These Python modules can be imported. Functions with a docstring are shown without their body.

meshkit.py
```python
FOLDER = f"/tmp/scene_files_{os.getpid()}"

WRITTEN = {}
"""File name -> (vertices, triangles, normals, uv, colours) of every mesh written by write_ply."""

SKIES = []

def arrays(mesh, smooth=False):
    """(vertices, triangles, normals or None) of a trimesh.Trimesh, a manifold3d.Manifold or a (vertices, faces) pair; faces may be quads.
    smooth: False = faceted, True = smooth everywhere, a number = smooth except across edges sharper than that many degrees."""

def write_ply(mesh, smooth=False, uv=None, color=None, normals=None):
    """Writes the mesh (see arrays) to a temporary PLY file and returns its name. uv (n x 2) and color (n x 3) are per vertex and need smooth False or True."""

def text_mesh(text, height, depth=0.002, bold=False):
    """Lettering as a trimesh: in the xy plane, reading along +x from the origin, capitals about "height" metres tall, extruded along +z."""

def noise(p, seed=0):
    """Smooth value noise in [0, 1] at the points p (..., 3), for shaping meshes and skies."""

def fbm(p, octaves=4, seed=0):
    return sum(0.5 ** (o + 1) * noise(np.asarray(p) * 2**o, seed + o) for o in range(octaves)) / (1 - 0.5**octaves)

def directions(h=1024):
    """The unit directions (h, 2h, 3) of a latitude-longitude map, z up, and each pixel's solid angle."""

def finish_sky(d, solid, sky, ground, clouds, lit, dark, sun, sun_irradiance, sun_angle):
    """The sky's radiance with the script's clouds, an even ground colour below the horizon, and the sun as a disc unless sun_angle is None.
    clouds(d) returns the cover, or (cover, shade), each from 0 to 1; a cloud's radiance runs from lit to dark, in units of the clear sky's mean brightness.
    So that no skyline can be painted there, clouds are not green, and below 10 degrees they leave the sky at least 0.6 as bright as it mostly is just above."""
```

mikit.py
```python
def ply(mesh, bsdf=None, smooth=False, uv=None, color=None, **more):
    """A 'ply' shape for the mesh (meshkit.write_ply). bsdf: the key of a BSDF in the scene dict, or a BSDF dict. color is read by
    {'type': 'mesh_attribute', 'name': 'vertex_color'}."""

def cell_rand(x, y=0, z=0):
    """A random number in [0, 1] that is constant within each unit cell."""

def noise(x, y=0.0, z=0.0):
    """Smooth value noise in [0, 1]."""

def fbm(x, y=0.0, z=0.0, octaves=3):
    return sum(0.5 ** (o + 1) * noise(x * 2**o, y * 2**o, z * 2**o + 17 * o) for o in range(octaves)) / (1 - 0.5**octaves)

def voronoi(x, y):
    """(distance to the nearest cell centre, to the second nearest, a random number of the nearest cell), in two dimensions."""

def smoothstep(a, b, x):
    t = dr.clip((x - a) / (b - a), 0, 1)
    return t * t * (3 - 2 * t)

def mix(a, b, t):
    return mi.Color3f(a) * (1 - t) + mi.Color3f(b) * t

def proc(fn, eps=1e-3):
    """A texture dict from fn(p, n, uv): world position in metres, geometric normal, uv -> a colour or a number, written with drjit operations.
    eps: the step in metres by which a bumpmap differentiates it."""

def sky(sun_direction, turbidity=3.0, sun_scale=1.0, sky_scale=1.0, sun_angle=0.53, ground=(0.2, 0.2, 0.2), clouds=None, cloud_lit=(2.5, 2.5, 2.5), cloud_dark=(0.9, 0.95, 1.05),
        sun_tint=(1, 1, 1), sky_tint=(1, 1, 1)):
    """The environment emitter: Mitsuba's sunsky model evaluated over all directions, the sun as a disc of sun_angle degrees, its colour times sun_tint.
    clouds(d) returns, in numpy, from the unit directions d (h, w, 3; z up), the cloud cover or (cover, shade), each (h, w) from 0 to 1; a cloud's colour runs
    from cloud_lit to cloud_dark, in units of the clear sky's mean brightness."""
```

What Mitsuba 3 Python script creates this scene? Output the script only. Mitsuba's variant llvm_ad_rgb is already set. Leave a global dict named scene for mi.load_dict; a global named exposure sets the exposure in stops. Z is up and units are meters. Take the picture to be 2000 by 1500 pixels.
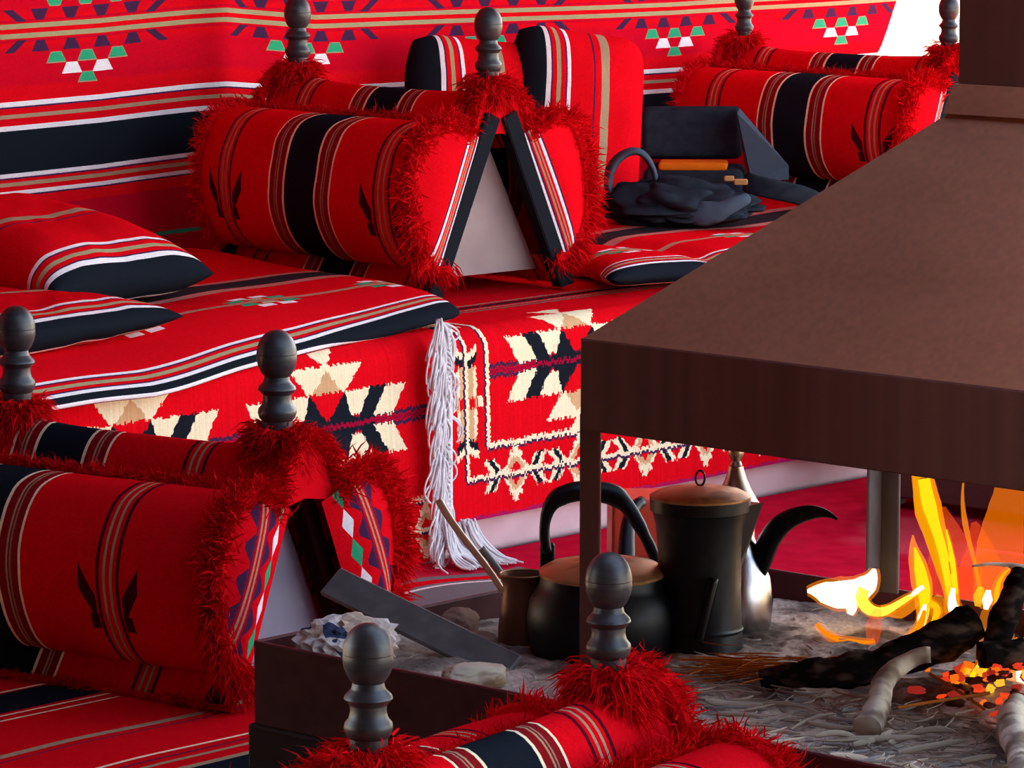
import math
import numpy as np, trimesh
import drjit as dr
import mitsuba as mi
import mikit, meshkit
from mikit import proc, noise, fbm, cell_rand, smoothstep, mix
from scipy.interpolate import CubicSpline

T = mi.ScalarTransform4f
scene, labels = {}, {}
rng = np.random.default_rng(7)

# ------------------------------------------------------------------ camera, sky, exposure
FOCAL = 8042.0
YAW = math.radians(42.71357808759405)            # the view's heading, from the bench direction (+x)
TILT = math.radians(8.138081712020009)
FWD = np.array([math.cos(YAW), math.sin(YAW), 0.0])
RGT = np.array([math.sin(YAW), -math.cos(YAW), 0.0])
EYE = np.array([0.0, 0.0, 1.38])
aim = EYE + FWD * math.cos(TILT) + np.array([0, 0, -math.sin(TILT)])
scene["camera"] = {"type": "perspective", "fov": math.degrees(2 * math.atan(1000 / FOCAL)), "fov_axis": "x",
                   "near_clip": 0.1, "far_clip": 500.0,
                   "to_world": T().look_at(origin=EYE.tolist(), target=aim.tolist(), up=[0, 0, 1])}
scene["sky"] = mikit.sky((0.55, 0.50, 0.67), turbidity=3.5, sun_scale=1.0, sky_scale=1.6, ground=(0.45, 0.36, 0.26), sky_tint=(1.25, 1.0, 0.80), sun_tint=(1.1, 1.0, 0.85))
exposure = 4.45

# ------------------------------------------------------------------ helpers
def W(a, d, z):                                  # a point from its distance to the right, its distance ahead and its height
    return RGT * a + FWD * d + np.array([0, 0, z])

def add(key, mesh, bsdf, smooth=False, uv=None, **kw):
    scene[key] = mikit.ply(mesh, bsdf, smooth=smooth, uv=uv, **kw)
    return key

def tag(key, label=None, cat=None, group=None, kind=None):
    d = labels.setdefault(key, {})
    for k, v in (("label", label), ("category", cat), ("group", group), ("kind", kind)):
        if v:
            d[k] = v

def numbered(name):
    used = lambda k: k in scene or k in labels or any(s.startswith(k + "__") for s in scene)
    if not used(name):
        return name
    i = 1
    while used(f"{name}_{i:03d}"):
        i += 1
    return f"{name}_{i:03d}"

def grid(nu, nv, closed_v=False):
    i, j = np.meshgrid(np.arange(nu - 1), np.arange(nv - 1), indexing="ij")
    a = (i * nv + j).ravel()
    return np.stack([a, a + nv, a + nv + 1, a + 1], 1)

def lathe(profile, n=40, cap=True):
    p = np.array(profile, float)
    if cap:
        p = np.vstack([[0, p[0, 1]], p, [0, p[-1, 1]]])
    th = np.arange(n + 1) * 2 * math.pi / n
    v = np.stack([p[:, 0, None] * np.cos(th), p[:, 0, None] * np.sin(th), np.repeat(p[:, 1, None], n + 1, 1)], -1).reshape(-1, 3)
    f = grid(len(p), n + 1)
    m = trimesh.Trimesh(v, np.vstack([f[:, [0, 2, 1]], f[:, [0, 3, 2]]]), process=False)
    m.merge_vertices()
    m.update_faces(m.nondegenerate_faces())
    m.fix_normals()
    return m

def curve(points, n=40):
    p = np.array(points, float)
    if len(p) == 2:
        return p[0] + np.linspace(0, 1, n)[:, None] * (p[1] - p[0])
    s = np.concatenate([[0], np.cumsum(np.linalg.norm(np.diff(p, axis=0), axis=1))])
    return CubicSpline(s, p)(np.linspace(0, s[-1], n))

def tube(path, radius, sides=12, flat=1.0, up=(0, 0, 1), jitter=0.0, seed=0):
    """A closed tube along the path; radius may vary; flat < 1 squeezes it along its second normal."""
    p = np.array(path, float); n = len(p)
    r = np.broadcast_to(np.asarray(radius, float), (n,)).copy()
    t = np.gradient(p, axis=0); t /= np.linalg.norm(t, axis=1, keepdims=True)
    a = np.array(up, float); ns, bs = [], []
    for k in range(n):
        a = a - t[k] * (a @ t[k])
        if np.linalg.norm(a) < 1e-6:
            a = np.cross(t[k], [0.3, 0.8, 0.1])
        a = a / np.linalg.norm(a); ns.append(a); bs.append(np.cross(t[k], a))
    ns, bs = np.array(ns), np.array(bs)
    th = np.arange(sides) * 2 * math.pi / sides
    rr = r[:, None] * np.ones(sides)
    if jitter:
        q = p[:, None] + ns[:, None] * np.cos(th)[None, :, None] * r[:, None, None] + bs[:, None] * np.sin(th)[None, :, None] * r[:, None, None]
        rr = rr * (1 + jitter * (meshkit.fbm(q * 45, 3, seed) - 0.5) * 2)
    v = p[:, None] + ns[:, None] * (np.cos(th)[None, :] * rr)[..., None] + bs[:, None] * (np.sin(th)[None, :] * rr * flat)[..., None]
    v = np.vstack([v.reshape(-1, 3), p[:1], p[-1:]])
    f = []
    for k in range(n - 1):
        for s in range(sides):
            a0, b0 = k * sides + s, k * sides + (s + 1) % sides
            f += [[a0, b0, b0 + sides], [a0, b0 + sides, a0 + sides]]
    e = n * sides
    for s in range(sides):
        f += [[e, (s + 1) % sides, s], [e + 1, (n - 1) * sides + s, (n - 1) * sides + (s + 1) % sides]]
    m = trimesh.Trimesh(v, f, process=False); m.fix_normals()
    return m

def rbox(size, r=0.006, seg=2):
    """A box with rounded edges, centred."""
    import manifold3d
    sx, sy, sz = [max(s / 2 - r, 1e-4) for s in size]
    pts = []
    for x in (-sx, sx):
        for y in (-sy, sy):
            for z in (-sz, sz):
                s = manifold3d.Manifold.sphere(r, 4 * seg).translate([x, y, z])
                pts.append(s)
    m = manifold3d.Manifold.batch_hull(pts).to_mesh()
    return trimesh.Trimesh(m.vert_properties[:, :3], m.tri_verts, process=False)

def place(m, at=(0, 0, 0), rz=0.0, rx=0.0, ry=0.0):
    m = m.copy()
    M = trimesh.transformations.euler_matrix(rx, ry, rz, "sxyz"); M[:3, 3] = at
    m.apply_transform(M)
    return m

def join(ms):
    return trimesh.util.concatenate(ms)

def plate(p0, p1, z0, z1, th):                   # an upright plate with softened edges from p0 to p1
    p0, p1 = np.array(p0, float), np.array(p1, float)
    L = np.linalg.norm(p1 - p0)
    m = rbox((L, th, z1 - z0), min(0.002, th * 0.4), 1)
    c = (p0 + p1) / 2
    return place(m, (c[0], c[1], (z0 + z1) / 2), math.atan2(*(p1 - p0)[::-1]))

# ------------------------------------------------------------------ fabric colours
RED = (0.66, 0.0035, 0.010)
RED2 = (0.50, 0.003, 0.020)
WHITE = (0.78, 0.76, 0.78)
CREAM = (0.84, 0.74, 0.48)
BLACK = (0.010, 0.013, 0.019)
NAVY = (0.05, 0.018, 0.06)
TAN = (0.36, 0.25, 0.15)
TANG = (0.33, 0.30, 0.16)
GREEN = (0.03, 0.36, 0.17)

C3 = lambda c: mi.Color3f(*c)
def paint(col, mask, c):
    return dr.select(mask, C3(c), col)
def between(t, a, b):
    return (t > a) & (t < b)
def poly(x, y, pts):
    """Inside a convex polygon."""
    area = sum(pts[i][0] * pts[(i + 1) % len(pts)][1] - pts[(i + 1) % len(pts)][0] * pts[i][1] for i in range(len(pts)))
    if area < 0:
        pts = pts[::-1]
    m = None
    for i in range(len(pts)):
        (x0, y0), (x1, y1) = pts[i], pts[(i + 1) % len(pts)]
        e = (x1 - x0) * (y - y0) - (y1 - y0) * (x - x0) >= 0
        m = e if m is None else m & e
    return m
def bands(col, t, rows):
    for a, b, c in rows:
        col = paint(col, between(t, a, b), c)
    return col
def weave(col, x, y, amount=0.22, n=700.0):
    return col * (1 - amount / 2 + amount * noise(x * n, y * n))
def twosided(tex):
    return {"type": "twosided", "bsdf": {"type": "diffuse", "reflectance": tex}}
def rgb(c):
    return {"type": "rgb", "value": list(c)}

# the wall hanging: v = height above the line between its two tan stripes, u = metres along the wall
def wall_fn(p, n, uv):
    u, v = uv.x, uv.y
    k = (u - 5.467) / 0.605
    x = (k - dr.floor(k + 0.5)) * 0.605
    ay = dr.abs(v)
    col = C3(RED)
    col = mix(col, RED2, smoothstep(0.02, 0.05, ay) * smoothstep(0.115, 0.10, ay) * 0.7)
    col = paint(col, between(v, -0.60, -0.345), RED2)
    col = paint(col, between(ay, 0.017, 0.022), RED2)
    col = bands(col, ay, [(0.0045, 0.0145, TANG)])
    ax = dr.abs(x)
    def trap(cx, y0, y1, wt, wb, c, col):
        d = dr.abs(ax - cx) if cx else ax
        w = wt + (wb - wt) * (ay - y0) / (y1 - y0)
        return paint(col, between(ay, y0, y1) & (d < w), c)
    for cx in (0.043, 0.129):
        col = trap(cx, 0.020, 0.042, 0.011, 0.024, NAVY, col)
    sl = ax - 0.165 - (ay - 0.018) * 1.5
    col = paint(col, between(ay, 0.018, 0.042) & between(sl, 0.0, 0.026), NAVY)
    for cx in (0.0, 0.086):
        col = trap(cx, 0.0445, 0.0675, 0.015, 0.0285, TAN, col)
        col = trap(cx, 0.0465, 0.0650, 0.014, 0.0245, GREEN, col)
    col = trap(0.043, 0.0675, 0.090, 0.015, 0.029, WHITE, col)
    col = trap(0.0, 0.088, 0.110, 0.015, 0.0285, TAN, col)
    col = trap(0.0, 0.090, 0.1075, 0.014, 0.0245, GREEN, col)
    col = bands(col, v, [(-0.150, -0.147, NAVY), (-0.147, -0.137, WHITE), (-0.170, -0.162, TAN), (-0.194, -0.184, WHITE), (-0.2775, -0.194, BLACK),
                         (-0.286, -0.2775, WHITE), (-0.289, -0.286, NAVY), (-0.303, -0.295, TAN), (-0.320, -0.312, WHITE), (-0.323, -0.320, NAVY),
                         (-0.44, -0.432, GREEN)])
    return weave(col, u, v)
scene["wall_cloth"] = twosided(proc(wall_fn))

# bolster cloth: u = metres along the ridge from its middle, v = metres round the bolster
def bolster_fn(c0, thin):
    def fn(p, n, uv):
        a = dr.abs(uv.x - c0)
        col = C3(RED)
        col = bands(col, a, [(0.0, 0.046, BLACK), (0.046, 0.052, CREAM), (0.052, 0.090, (0.22, 0.008, 0.012)), (0.0665, 0.0705, TAN), (0.0735, 0.077, (0.30, 0.17, 0.12)), (0.090, 0.095, CREAM)])
        for s in (-1, 1):
            t = dr.abs(uv.x - c0 - s * thin)
            col = bands(col, t, [(0.016, 0.022, (0.07, 0.004, 0.012)), (0.004, 0.009, TAN)])
            # dark arrows beside the thin band, low on the bolster
            w = uv.y - 0.285
            aw = dr.abs(w)
            col = paint(col, between(t, 0.026, 0.056) & between(w + t * 1.6 - 0.075, -0.030, 0.008), (0.05, 0.004, 0.012))
            col = paint(col, between(t, 0.024, 0.040) & between(w, 0.03, 0.055), (0.05, 0.004, 0.012))
        return weave(col, uv.x, uv.y)
    return fn
scene["bolster_cloth"] = twosided(proc(bolster_fn(0.02, 0.235)))
scene["bolster_cloth_wide"] = twosided(proc(bolster_fn(-0.135, 0.265)))
scene["bolster_cloth_near"] = twosided(proc(bolster_fn(0.015, 0.165)))

def cap_fn(p, n, uv):                            # u = distance from the frame leg
    col = bands(C3(RED), uv.x, [(0.004, 0.010, WHITE), (0.010, 0.013, NAVY), (0.016, 0.020, TAN), (0.023, 0.026, TAN), (0.030, 0.036, WHITE), (0.036, 0.039, NAVY)])
    return weave(col, uv.x, uv.y)
scene["cap_cloth"] = twosided(proc(cap_fn))

def cap_motif_fn(p, n, uv):
    u, v = uv.x, uv.y
    a = dr.abs(u - 0.062)
    col = bands(C3(RED), a, [(0.0022, 0.0065, TAN), (0.008, 0.011, RED2), (0.011, 0.0135, NAVY)])
    k = v / 0.052
    f = (k - dr.floor(k)) * 0.052
    col = paint(col, between(a, 0.014, 0.030) & (dr.abs(f - 0.026) < 0.022 - (a - 0.014) * 1.1), NAVY)
    g = (k + 0.5 - dr.floor(k + 0.5)) * 0.052 - 0.026
    dm = dr.abs(a - 0.043) / 0.011 + dr.abs(g) / 0.026
    odd = (dr.floor(k + 0.5) - 2 * dr.floor((k + 0.5) / 2)) > 0.5
    col = dr.select((dm < 1) & (u < 0.062), dr.select(odd, C3(WHITE), C3(GREEN)), col)
    return weave(col, u, v)
scene["cap_cloth_motif"] = twosided(proc(cap_motif_fn))

# mattress cloth: v = metres round the cross-section from the middle of the front edge, up positive
def mattress_fn(bw0, sh, wide):
    def fn(p, n, uv):
        t = uv.y - sh
        s = dr.abs(t)
        col = C3(RED)
        bw = bw0 if wide else 0.007 + 0.019 * smoothstep(4.95, 5.25, uv.x)
        col = bands(col, s, [(0.0, bw, BLACK), (bw, bw + 0.008, WHITE), (bw + 0.008, bw + 0.011, NAVY), (bw + 0.018, bw + 0.027, TANG), (bw + 0.034, bw + 0.037, NAVY), (bw + 0.037, bw + 0.044, WHITE),
                             (0.34, 0.37, (0.45, 0.16, 0.13)), (0.372, 0.455, (0.030, 0.022, 0.026)), (0.457, 0.487, (0.45, 0.16, 0.13))])
        k = uv.x / 0.36
        x = (k - dr.floor(k + 0.5)) * 0.36
        y = s - 0.205
        ax, ay = dr.abs(x), dr.abs(y)
        col = paint(col, ay < 0.009, (0.42, 0.20, 0.13))
        for cx in (0.0, 0.055):
            d = dr.abs(ax - cx)
            col = paint(col, between(ay, 0.012, 0.030) & (d < 0.018 + (ay - 0.012) * 0.4), GREEN if cx else (0.4, 0.36, 0.2))
        col = paint(col, between(ay, 0.032, 0.050) & (dr.abs(ax - 0.028) < 0.02), WHITE)
        return weave(col, uv.x, uv.y)
    return fn
scene["mattress_cloth"] = twosided(proc(mattress_fn(0.020, 0.010, False)))
scene["mattress_cloth_wide"] = twosided(proc(mattress_fn(0.034, -0.002, True)))

def floor_mattress_fn(p, n, uv):
    t = uv.y
    col = C3(RED)
    col = bands(col, t, [(-0.20, 0.036, BLACK), (0.036, 0.046, TAN), (0.068, 0.076, TAN), (0.090, 0.094, NAVY), (0.110, 0.117, CREAM), (0.250, 0.266, TAN), (0.232, 0.235, NAVY), (0.415, 0.421, CREAM), (0.440, 0.446, CREAM), (0.456, 0.560, BLACK), (0.566, 0.573, CREAM)])
    return weave(col, uv.x, uv.y)
scene["floor_mattress_cloth"] = twosided(proc(floor_mattress_fn))

def pillow_fn(bw, top):
    def fn(p, n, uv):
        t = uv.y
        col = bands(C3(RED), t, [(-1, bw, BLACK), (bw, bw + 0.011, WHITE), (bw + 0.011, bw + 0.014, NAVY), (bw + 0.024, bw + 0.034, TANG), (bw + 0.046, bw + 0.049, NAVY), (bw + 0.049, bw + 0.058, WHITE),
                                   (top, top + 0.022, TAN), (top - 0.02, top - 0.016, NAVY)])
        return weave(col, uv.x, uv.y)
    return fn
scene["pillow_cloth"] = twosided(proc(pillow_fn(0.024, 0.25)))
scene["pillow_cloth_standing"] = twosided(proc(pillow_fn(0.055, 0.19)))

# bench carpets: u = metres along the bench, v = metres up the drape from the hem
def ragged(u, v):
    return u + 0.004 * (cell_rand(0, dr.floor(v / 0.0035), 3) - 0.5), v + 0.007 * (cell_rand(dr.floor(u / 0.0035), 0, 5) - 0.5)
def big_motif(col, ax, ay):
    col = paint(col, poly(ax, ay, [(-0.001, 0.0), (0.085, 0.0), (0.057, 0.020), (-0.001, 0.010)]), BLACK)
    col = paint(col, poly(ax, ay, [(0.0, 0.007), (0.060, 0.017), (0.044, 0.060)]), BLACK)
    col = paint(col, poly(ax, ay, [(0.057, 0.017), (0.083, 0.017), (0.108, 0.060), (0.043, 0.060)]), CREAM)
    col = paint(col, poly(ax, ay, [(0.07, 0.0), (0.113, 0.0), (0.148, 0.060), (0.108, 0.060)]), BLACK)
    col = paint(col, poly(ax, ay, [(0.112, 0.008), (0.163, 0.008), (0.197, 0.060), (0.148, 0.060)]), CREAM)
    col = paint(col, poly(ax, ay, [(-0.01, 0.060), (0.046, 0.060), (0.090, 0.108), (-0.01, 0.108)]), CREAM)
    col = paint(col, poly(ax, ay, [(-0.01, 0.060), (0.036, 0.060), (0.002, 0.098), (-0.01, 0.098)]), TAN_L)
    col = paint(col, poly(ax, ay, [(-0.002, 0.106), (0.003, 0.106), (0.042, 0.150), (-0.01, 0.150)]), CREAM)
    return col
TAN_L = (0.60, 0.36, 0.18)
def small_motif(col, ax, ay):
    d = ax / 0.042 + ay / 0.046
    col = paint(col, (d < 1.0), CREAM)
    col = paint(col, (d < 0.82) & (ay > 0.008), TAN_L)
    col = paint(col, (d < 0.50) & (ay > 0.004), RED)
    col = paint(col, (ax < 0.018) & between(ay, 0.030, 0.040), CREAM)
    col = paint(col, (ax < 0.008) & between(ay, 0.040, 0.052), CREAM)
    t = ax - ay * 0.75
    b = (ay < 0.030) & (ax < 0.088)
    col = paint(col, b & between(t, 0.034, 0.041), CREAM)
    col = paint(col, b & between(t, 0.041, 0.053), BLACK)
    col = paint(col, b & between(t, 0.053, 0.067), CREAM)
    return col
def side_motif(col, ax, ay):                     # ax across the border, ay along it
    col = paint(col, (ax < 0.028 - 0.10 * dr.abs(ay - 0.03)) & (ay < 0.068), TAN_L)
    col = paint(col, between(ax, 0.018, 0.026) & between(ay, 0.012, 0.062), CREAM)
    col = paint(col, (ax < 0.042) & (ax > 0.028) & (ay < 0.010), CREAM)
    col = paint(col, between(ax, 0.006, 0.020) & (ay < 0.010), RED)
    col = paint(col, (ax < 0.028) & between(ay - ax * 0.6, 0.060, 0.074), BLACK)
    col = paint(col, (ax < 0.030) & between(ay - ax * 0.6, 0.074, 0.088), CREAM)
    return col
def rib(col, u):
    return col * (0.90 + 0.14 * noise(u * 420.0, 3.0))
def line(col, t, w, inside, c=CREAM, edge=NAVY):
    col = paint(col, between(t, -w - 0.005, w) & inside, edge)
    return paint(col, between(t, -w, w) & inside, c)
def axis_lines(col, ay, inside):
    return paint(col, between(ay, 0.006, 0.013) & inside, NAVY)

def carpet_left_fn(p, n, uv):
    u0, v0 = uv.x, uv.y
    u, v = ragged(u0, v0)
    k = (u - 4.990) / 0.455
    x = (k - dr.floor(k + 0.5)) * 0.455
    y = v - 0.272
    ax, ay = dr.abs(x), dr.abs(y)
    col = C3(RED)
    col = axis_lines(col, ay, u < 9)
    col = big_motif(col, ax, ay)
    col = paint(col, ay < 0.004, (0.30, 0.004, 0.03))
    col = line(col, v - 0.116, 0.005, u < 9)
    k = (u - 5.235) / 0.185
    col = small_motif(col, dr.abs((k - dr.floor(k + 0.5)) * 0.185), dr.abs(v - 0.058))
    col = line(col, v - 0.058, 0.004, u < 9)
    return weave(rib(col, u0), u0, v0, 0.2, 900)
scene["carpet_cloth"] = twosided(proc(carpet_left_fn))

def carpet_right_fn(p, n, uv):
    u0, v0 = uv.x, uv.y
    u, v = ragged(u0, v0)
    k = (u - 5.660) / 0.455
    x = (k - dr.floor(k + 0.5)) * 0.455
    y = v - 0.268
    ax, ay = dr.abs(x), dr.abs(y)
    col = C3(RED)
    inner = (u > 5.412) & (v > 0.133)
    col = axis_lines(col, ay, inner)
    m = big_motif(col, ax, ay)
    col = dr.select(inner, m, col)
    col = paint(col, (ay < 0.004) & inner, (0.30, 0.004, 0.03))
    col = line(col, v - 0.133, 0.005, u > 5.407)
    col = line(col, u - 5.412, 0.005, v > 0.128)
    k = (u - 5.485) / 0.178
    low = small_motif(col, dr.abs((k - dr.floor(k + 0.5)) * 0.178), dr.abs(v - 0.076))
    col = dr.select((v < 0.126) & (u > 5.40), low, col)
    col = line(col, v - 0.076, 0.004, u > 5.350)
    k = (v - 0.215) / 0.255
    side = side_motif(col, dr.abs(u - 5.356), dr.abs((k - dr.floor(k + 0.5)) * 0.255))
    col = dr.select((u < 5.402) & (v > 0.10), side, col)
    col = line(col, u - 5.356, 0.004, v > 0.072)
    col = paint(col, v < 0.006, (0.35, 0.01, 0.09))
    # the dusty woven bands that lie on the bench top
    s = v - 0.50
    col = bands(col, s, [(0.0, 0.012, (0.22, 0.10, 0.08)), (0.022, 0.030, (0.32, 0.20, 0.16)), (0.040, 0.060, (0.05, 0.01, 0.015)), (0.07, 0.08, (0.32, 0.2, 0.16))])
    return weave(rib(col, u0), u0, v0, 0.2, 900)
scene["carpet_cloth_bordered"] = twosided(proc(carpet_right_fn))

# ------------------------------------------------------------------ plain materials
def principled(c, rough=0.6, metal=0.0, **kw):
    return {"type": "twosided", "bsdf": {"type": "principled", "base_color": rgb(c) if isinstance(c, (tuple, list)) else c, "roughness": rough, "metallic": metal, **kw}}
scene["fur_red"] = twosided(rgb((0.60, 0.004, 0.008)))
scene["fringe_white"] = twosided(rgb((0.72, 0.70, 0.72)))
scene["dark_wood"] = principled(proc(lambda p, n, uv: mix((0.013, 0.014, 0.017), (0.034, 0.035, 0.040), fbm(p.x * 40, p.y * 40, p.z * 160))), 0.42, specular=0.5)
scene["frame_black"] = twosided(rgb((0.013, 0.015, 0.02)))
scene["frame_maroon"] = twosided(rgb((0.022, 0.004, 0.005)))
scene["lining_grey"] = twosided(proc(lambda p, n, uv: mix((0.30, 0.22, 0.21), (0.40, 0.31, 0.30), fbm(p.x * 9, p.y * 9, p.z * 14))))
scene["lining_slate"] = twosided(proc(lambda p, n, uv: mix((0.20, 0.19, 0.24), (0.32, 0.30, 0.36), fbm(p.x * 9, p.y * 9, p.z * 14))))
def plaster_fn(p, n, uv):
    return mix((0.50, 0.30, 0.32), (0.66, 0.46, 0.47), fbm(p.x * 14, p.y * 14, p.z * 14))
scene["plaster"] = twosided(proc(plaster_fn))
def floor_fn(p, n, uv):
    return mix((0.12, 0.10, 0.09), (0.20, 0.17, 0.15), fbm(p.x * 6, p.y * 6))
scene["floor_earth"] = twosided(proc(floor_fn))
scene["sand"] = twosided(rgb((0.62, 0.50, 0.36)))
scene["tent_dark"] = twosided(rgb((0.04, 0.010, 0.010)))
scene["tent_roof"] = twosided(rgb((0.11, 0.045, 0.04)))
def rug_fn(p, n, uv):
    c = mix((0.42, 0.004, 0.022), (0.58, 0.010, 0.04), fbm(p.x * 30, p.y * 30))
    dust = smoothstep(0.55, 0.75, fbm(p.x * 5 + 3, p.y * 5))
    return mix(c, (0.60, 0.12, 0.15), dust * 0.35)
scene["rug_pile"] = twosided(proc(rug_fn))
def runner_fn(p, n, uv):
    return weave(bands(C3((0.17, 0.13, 0.14)), uv.y, [(0.02, 0.032, (0.8, 0.62, 0.62)), (0.032, 0.055, RED2), (0.062, 0.072, WHITE), (0.225, 0.235, (0.8, 0.6, 0.6)), (0.25, 0.28, RED)]), uv.x, uv.y)
scene["runner_cloth"] = twosided(proc(runner_fn))
def hood_fn(p, n, uv):
    s = fbm(p.x * 3 + p.z * 9, p.y * 3, p.z * 5)
    c = mix((0.28, 0.098, 0.054), (0.42, 0.158, 0.088), s)
    return c * (0.9 + 0.2 * noise(p.x * 160, p.y * 160, p.z * 160))
scene["hood_metal"] = principled(proc(hood_fn), 0.6, specular=0.35)
def band_fn(p, n, uv):
    s = fbm(p.x * 60, p.y * 60, p.z * 3)
    return mix((0.080, 0.020, 0.015), (0.140, 0.036, 0.025), s)
scene["hood_band_metal"] = principled(proc(band_fn), 0.55, specular=0.35)
scene["tray_metal"] = principled(proc(lambda p, n, uv: mix((0.055, 0.009, 0.010), (0.090, 0.016, 0.018), fbm(p.x * 40, p.y * 40, p.z * 40))), 0.55, specular=0.3)
scene["tray_dark"] = principled((0.018, 0.010, 0.009), 0.8)
scene["leg_steel"] = principled(proc(lambda p, n, uv: mix((0.06, 0.05, 0.055), (0.13, 0.11, 0.12), fbm(p.x * 30, p.y * 30, p.z * 18))), 0.6)
def soot_fn(p, n, uv):
    s = fbm(p.x * 22, p.y * 22, p.z * 16)
    return mix((0.004, 0.006, 0.008), (0.030, 0.030, 0.032), smoothstep(0.5, 0.85, s))
scene["soot_metal"] = principled(proc(soot_fn), 0.36, specular=0.28)
scene["soot_metal_matt"] = principled((0.006, 0.006, 0.008), 0.42, specular=0.25)
def brass_fn(p, n, uv):
    return mix((0.50, 0.25, 0.10), (0.28, 0.13, 0.055), smoothstep(0.45, 0.7, fbm(p.x * 35, p.y * 35, p.z * 35)))
scene["worn_brass"] = principled(proc(brass_fn), 0.5, 0.6)
scene["copper_bright"] = principled((0.95, 0.62, 0.38), 0.35, 0.8)
scene["copper_dull"] = principled((0.16, 0.07, 0.035), 0.45, 0.5)
scene["steel_polished"] = {"type": "roughconductor", "material": "Al", "alpha": 0.12, "specular_reflectance": rgb((0.62, 0.64, 0.68))}
scene["steel_warm"] = {"type": "roughconductor", "material": "Al", "alpha": 0.18, "specular_reflectance": rgb((0.62, 0.50, 0.38))}
scene["red_tin"] = principled((0.62, 0.05, 0.02), 0.4)
scene["iron_flat"] = principled(proc(lambda p, n, uv: mix((0.08, 0.08, 0.078), (0.19, 0.19, 0.185), fbm(p.x * 50, p.y * 50, p.z * 50))), 0.5, 0.3)
def ash_fn(p, n, uv):
    a = fbm(p.x * 16, p.y * 16, 0.0)
    c = mix((0.15, 0.12, 0.10), (0.54, 0.44, 0.37), smoothstep(0.3, 0.7, a))
    return c * (0.65 + 0.7 * noise(p.x * 260, p.y * 260, p.z * 200))
scene["ash_grey"] = twosided(proc(ash_fn))
scene["straw_pale"] = twosided(rgb((0.46, 0.37, 0.28)))
scene["straw_orange"] = twosided(rgb((0.50, 0.15, 0.03)))
scene["straw_grey"] = twosided(rgb((0.30, 0.28, 0.27)))
def char_fn(p, n, uv):
    return mix((0.012, 0.010, 0.010), (0.10, 0.07, 0.055), smoothstep(0.45, 0.75, fbm(p.x * 40, p.y * 40, p.z * 70)))
scene["charred"] = twosided(proc(char_fn))
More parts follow.
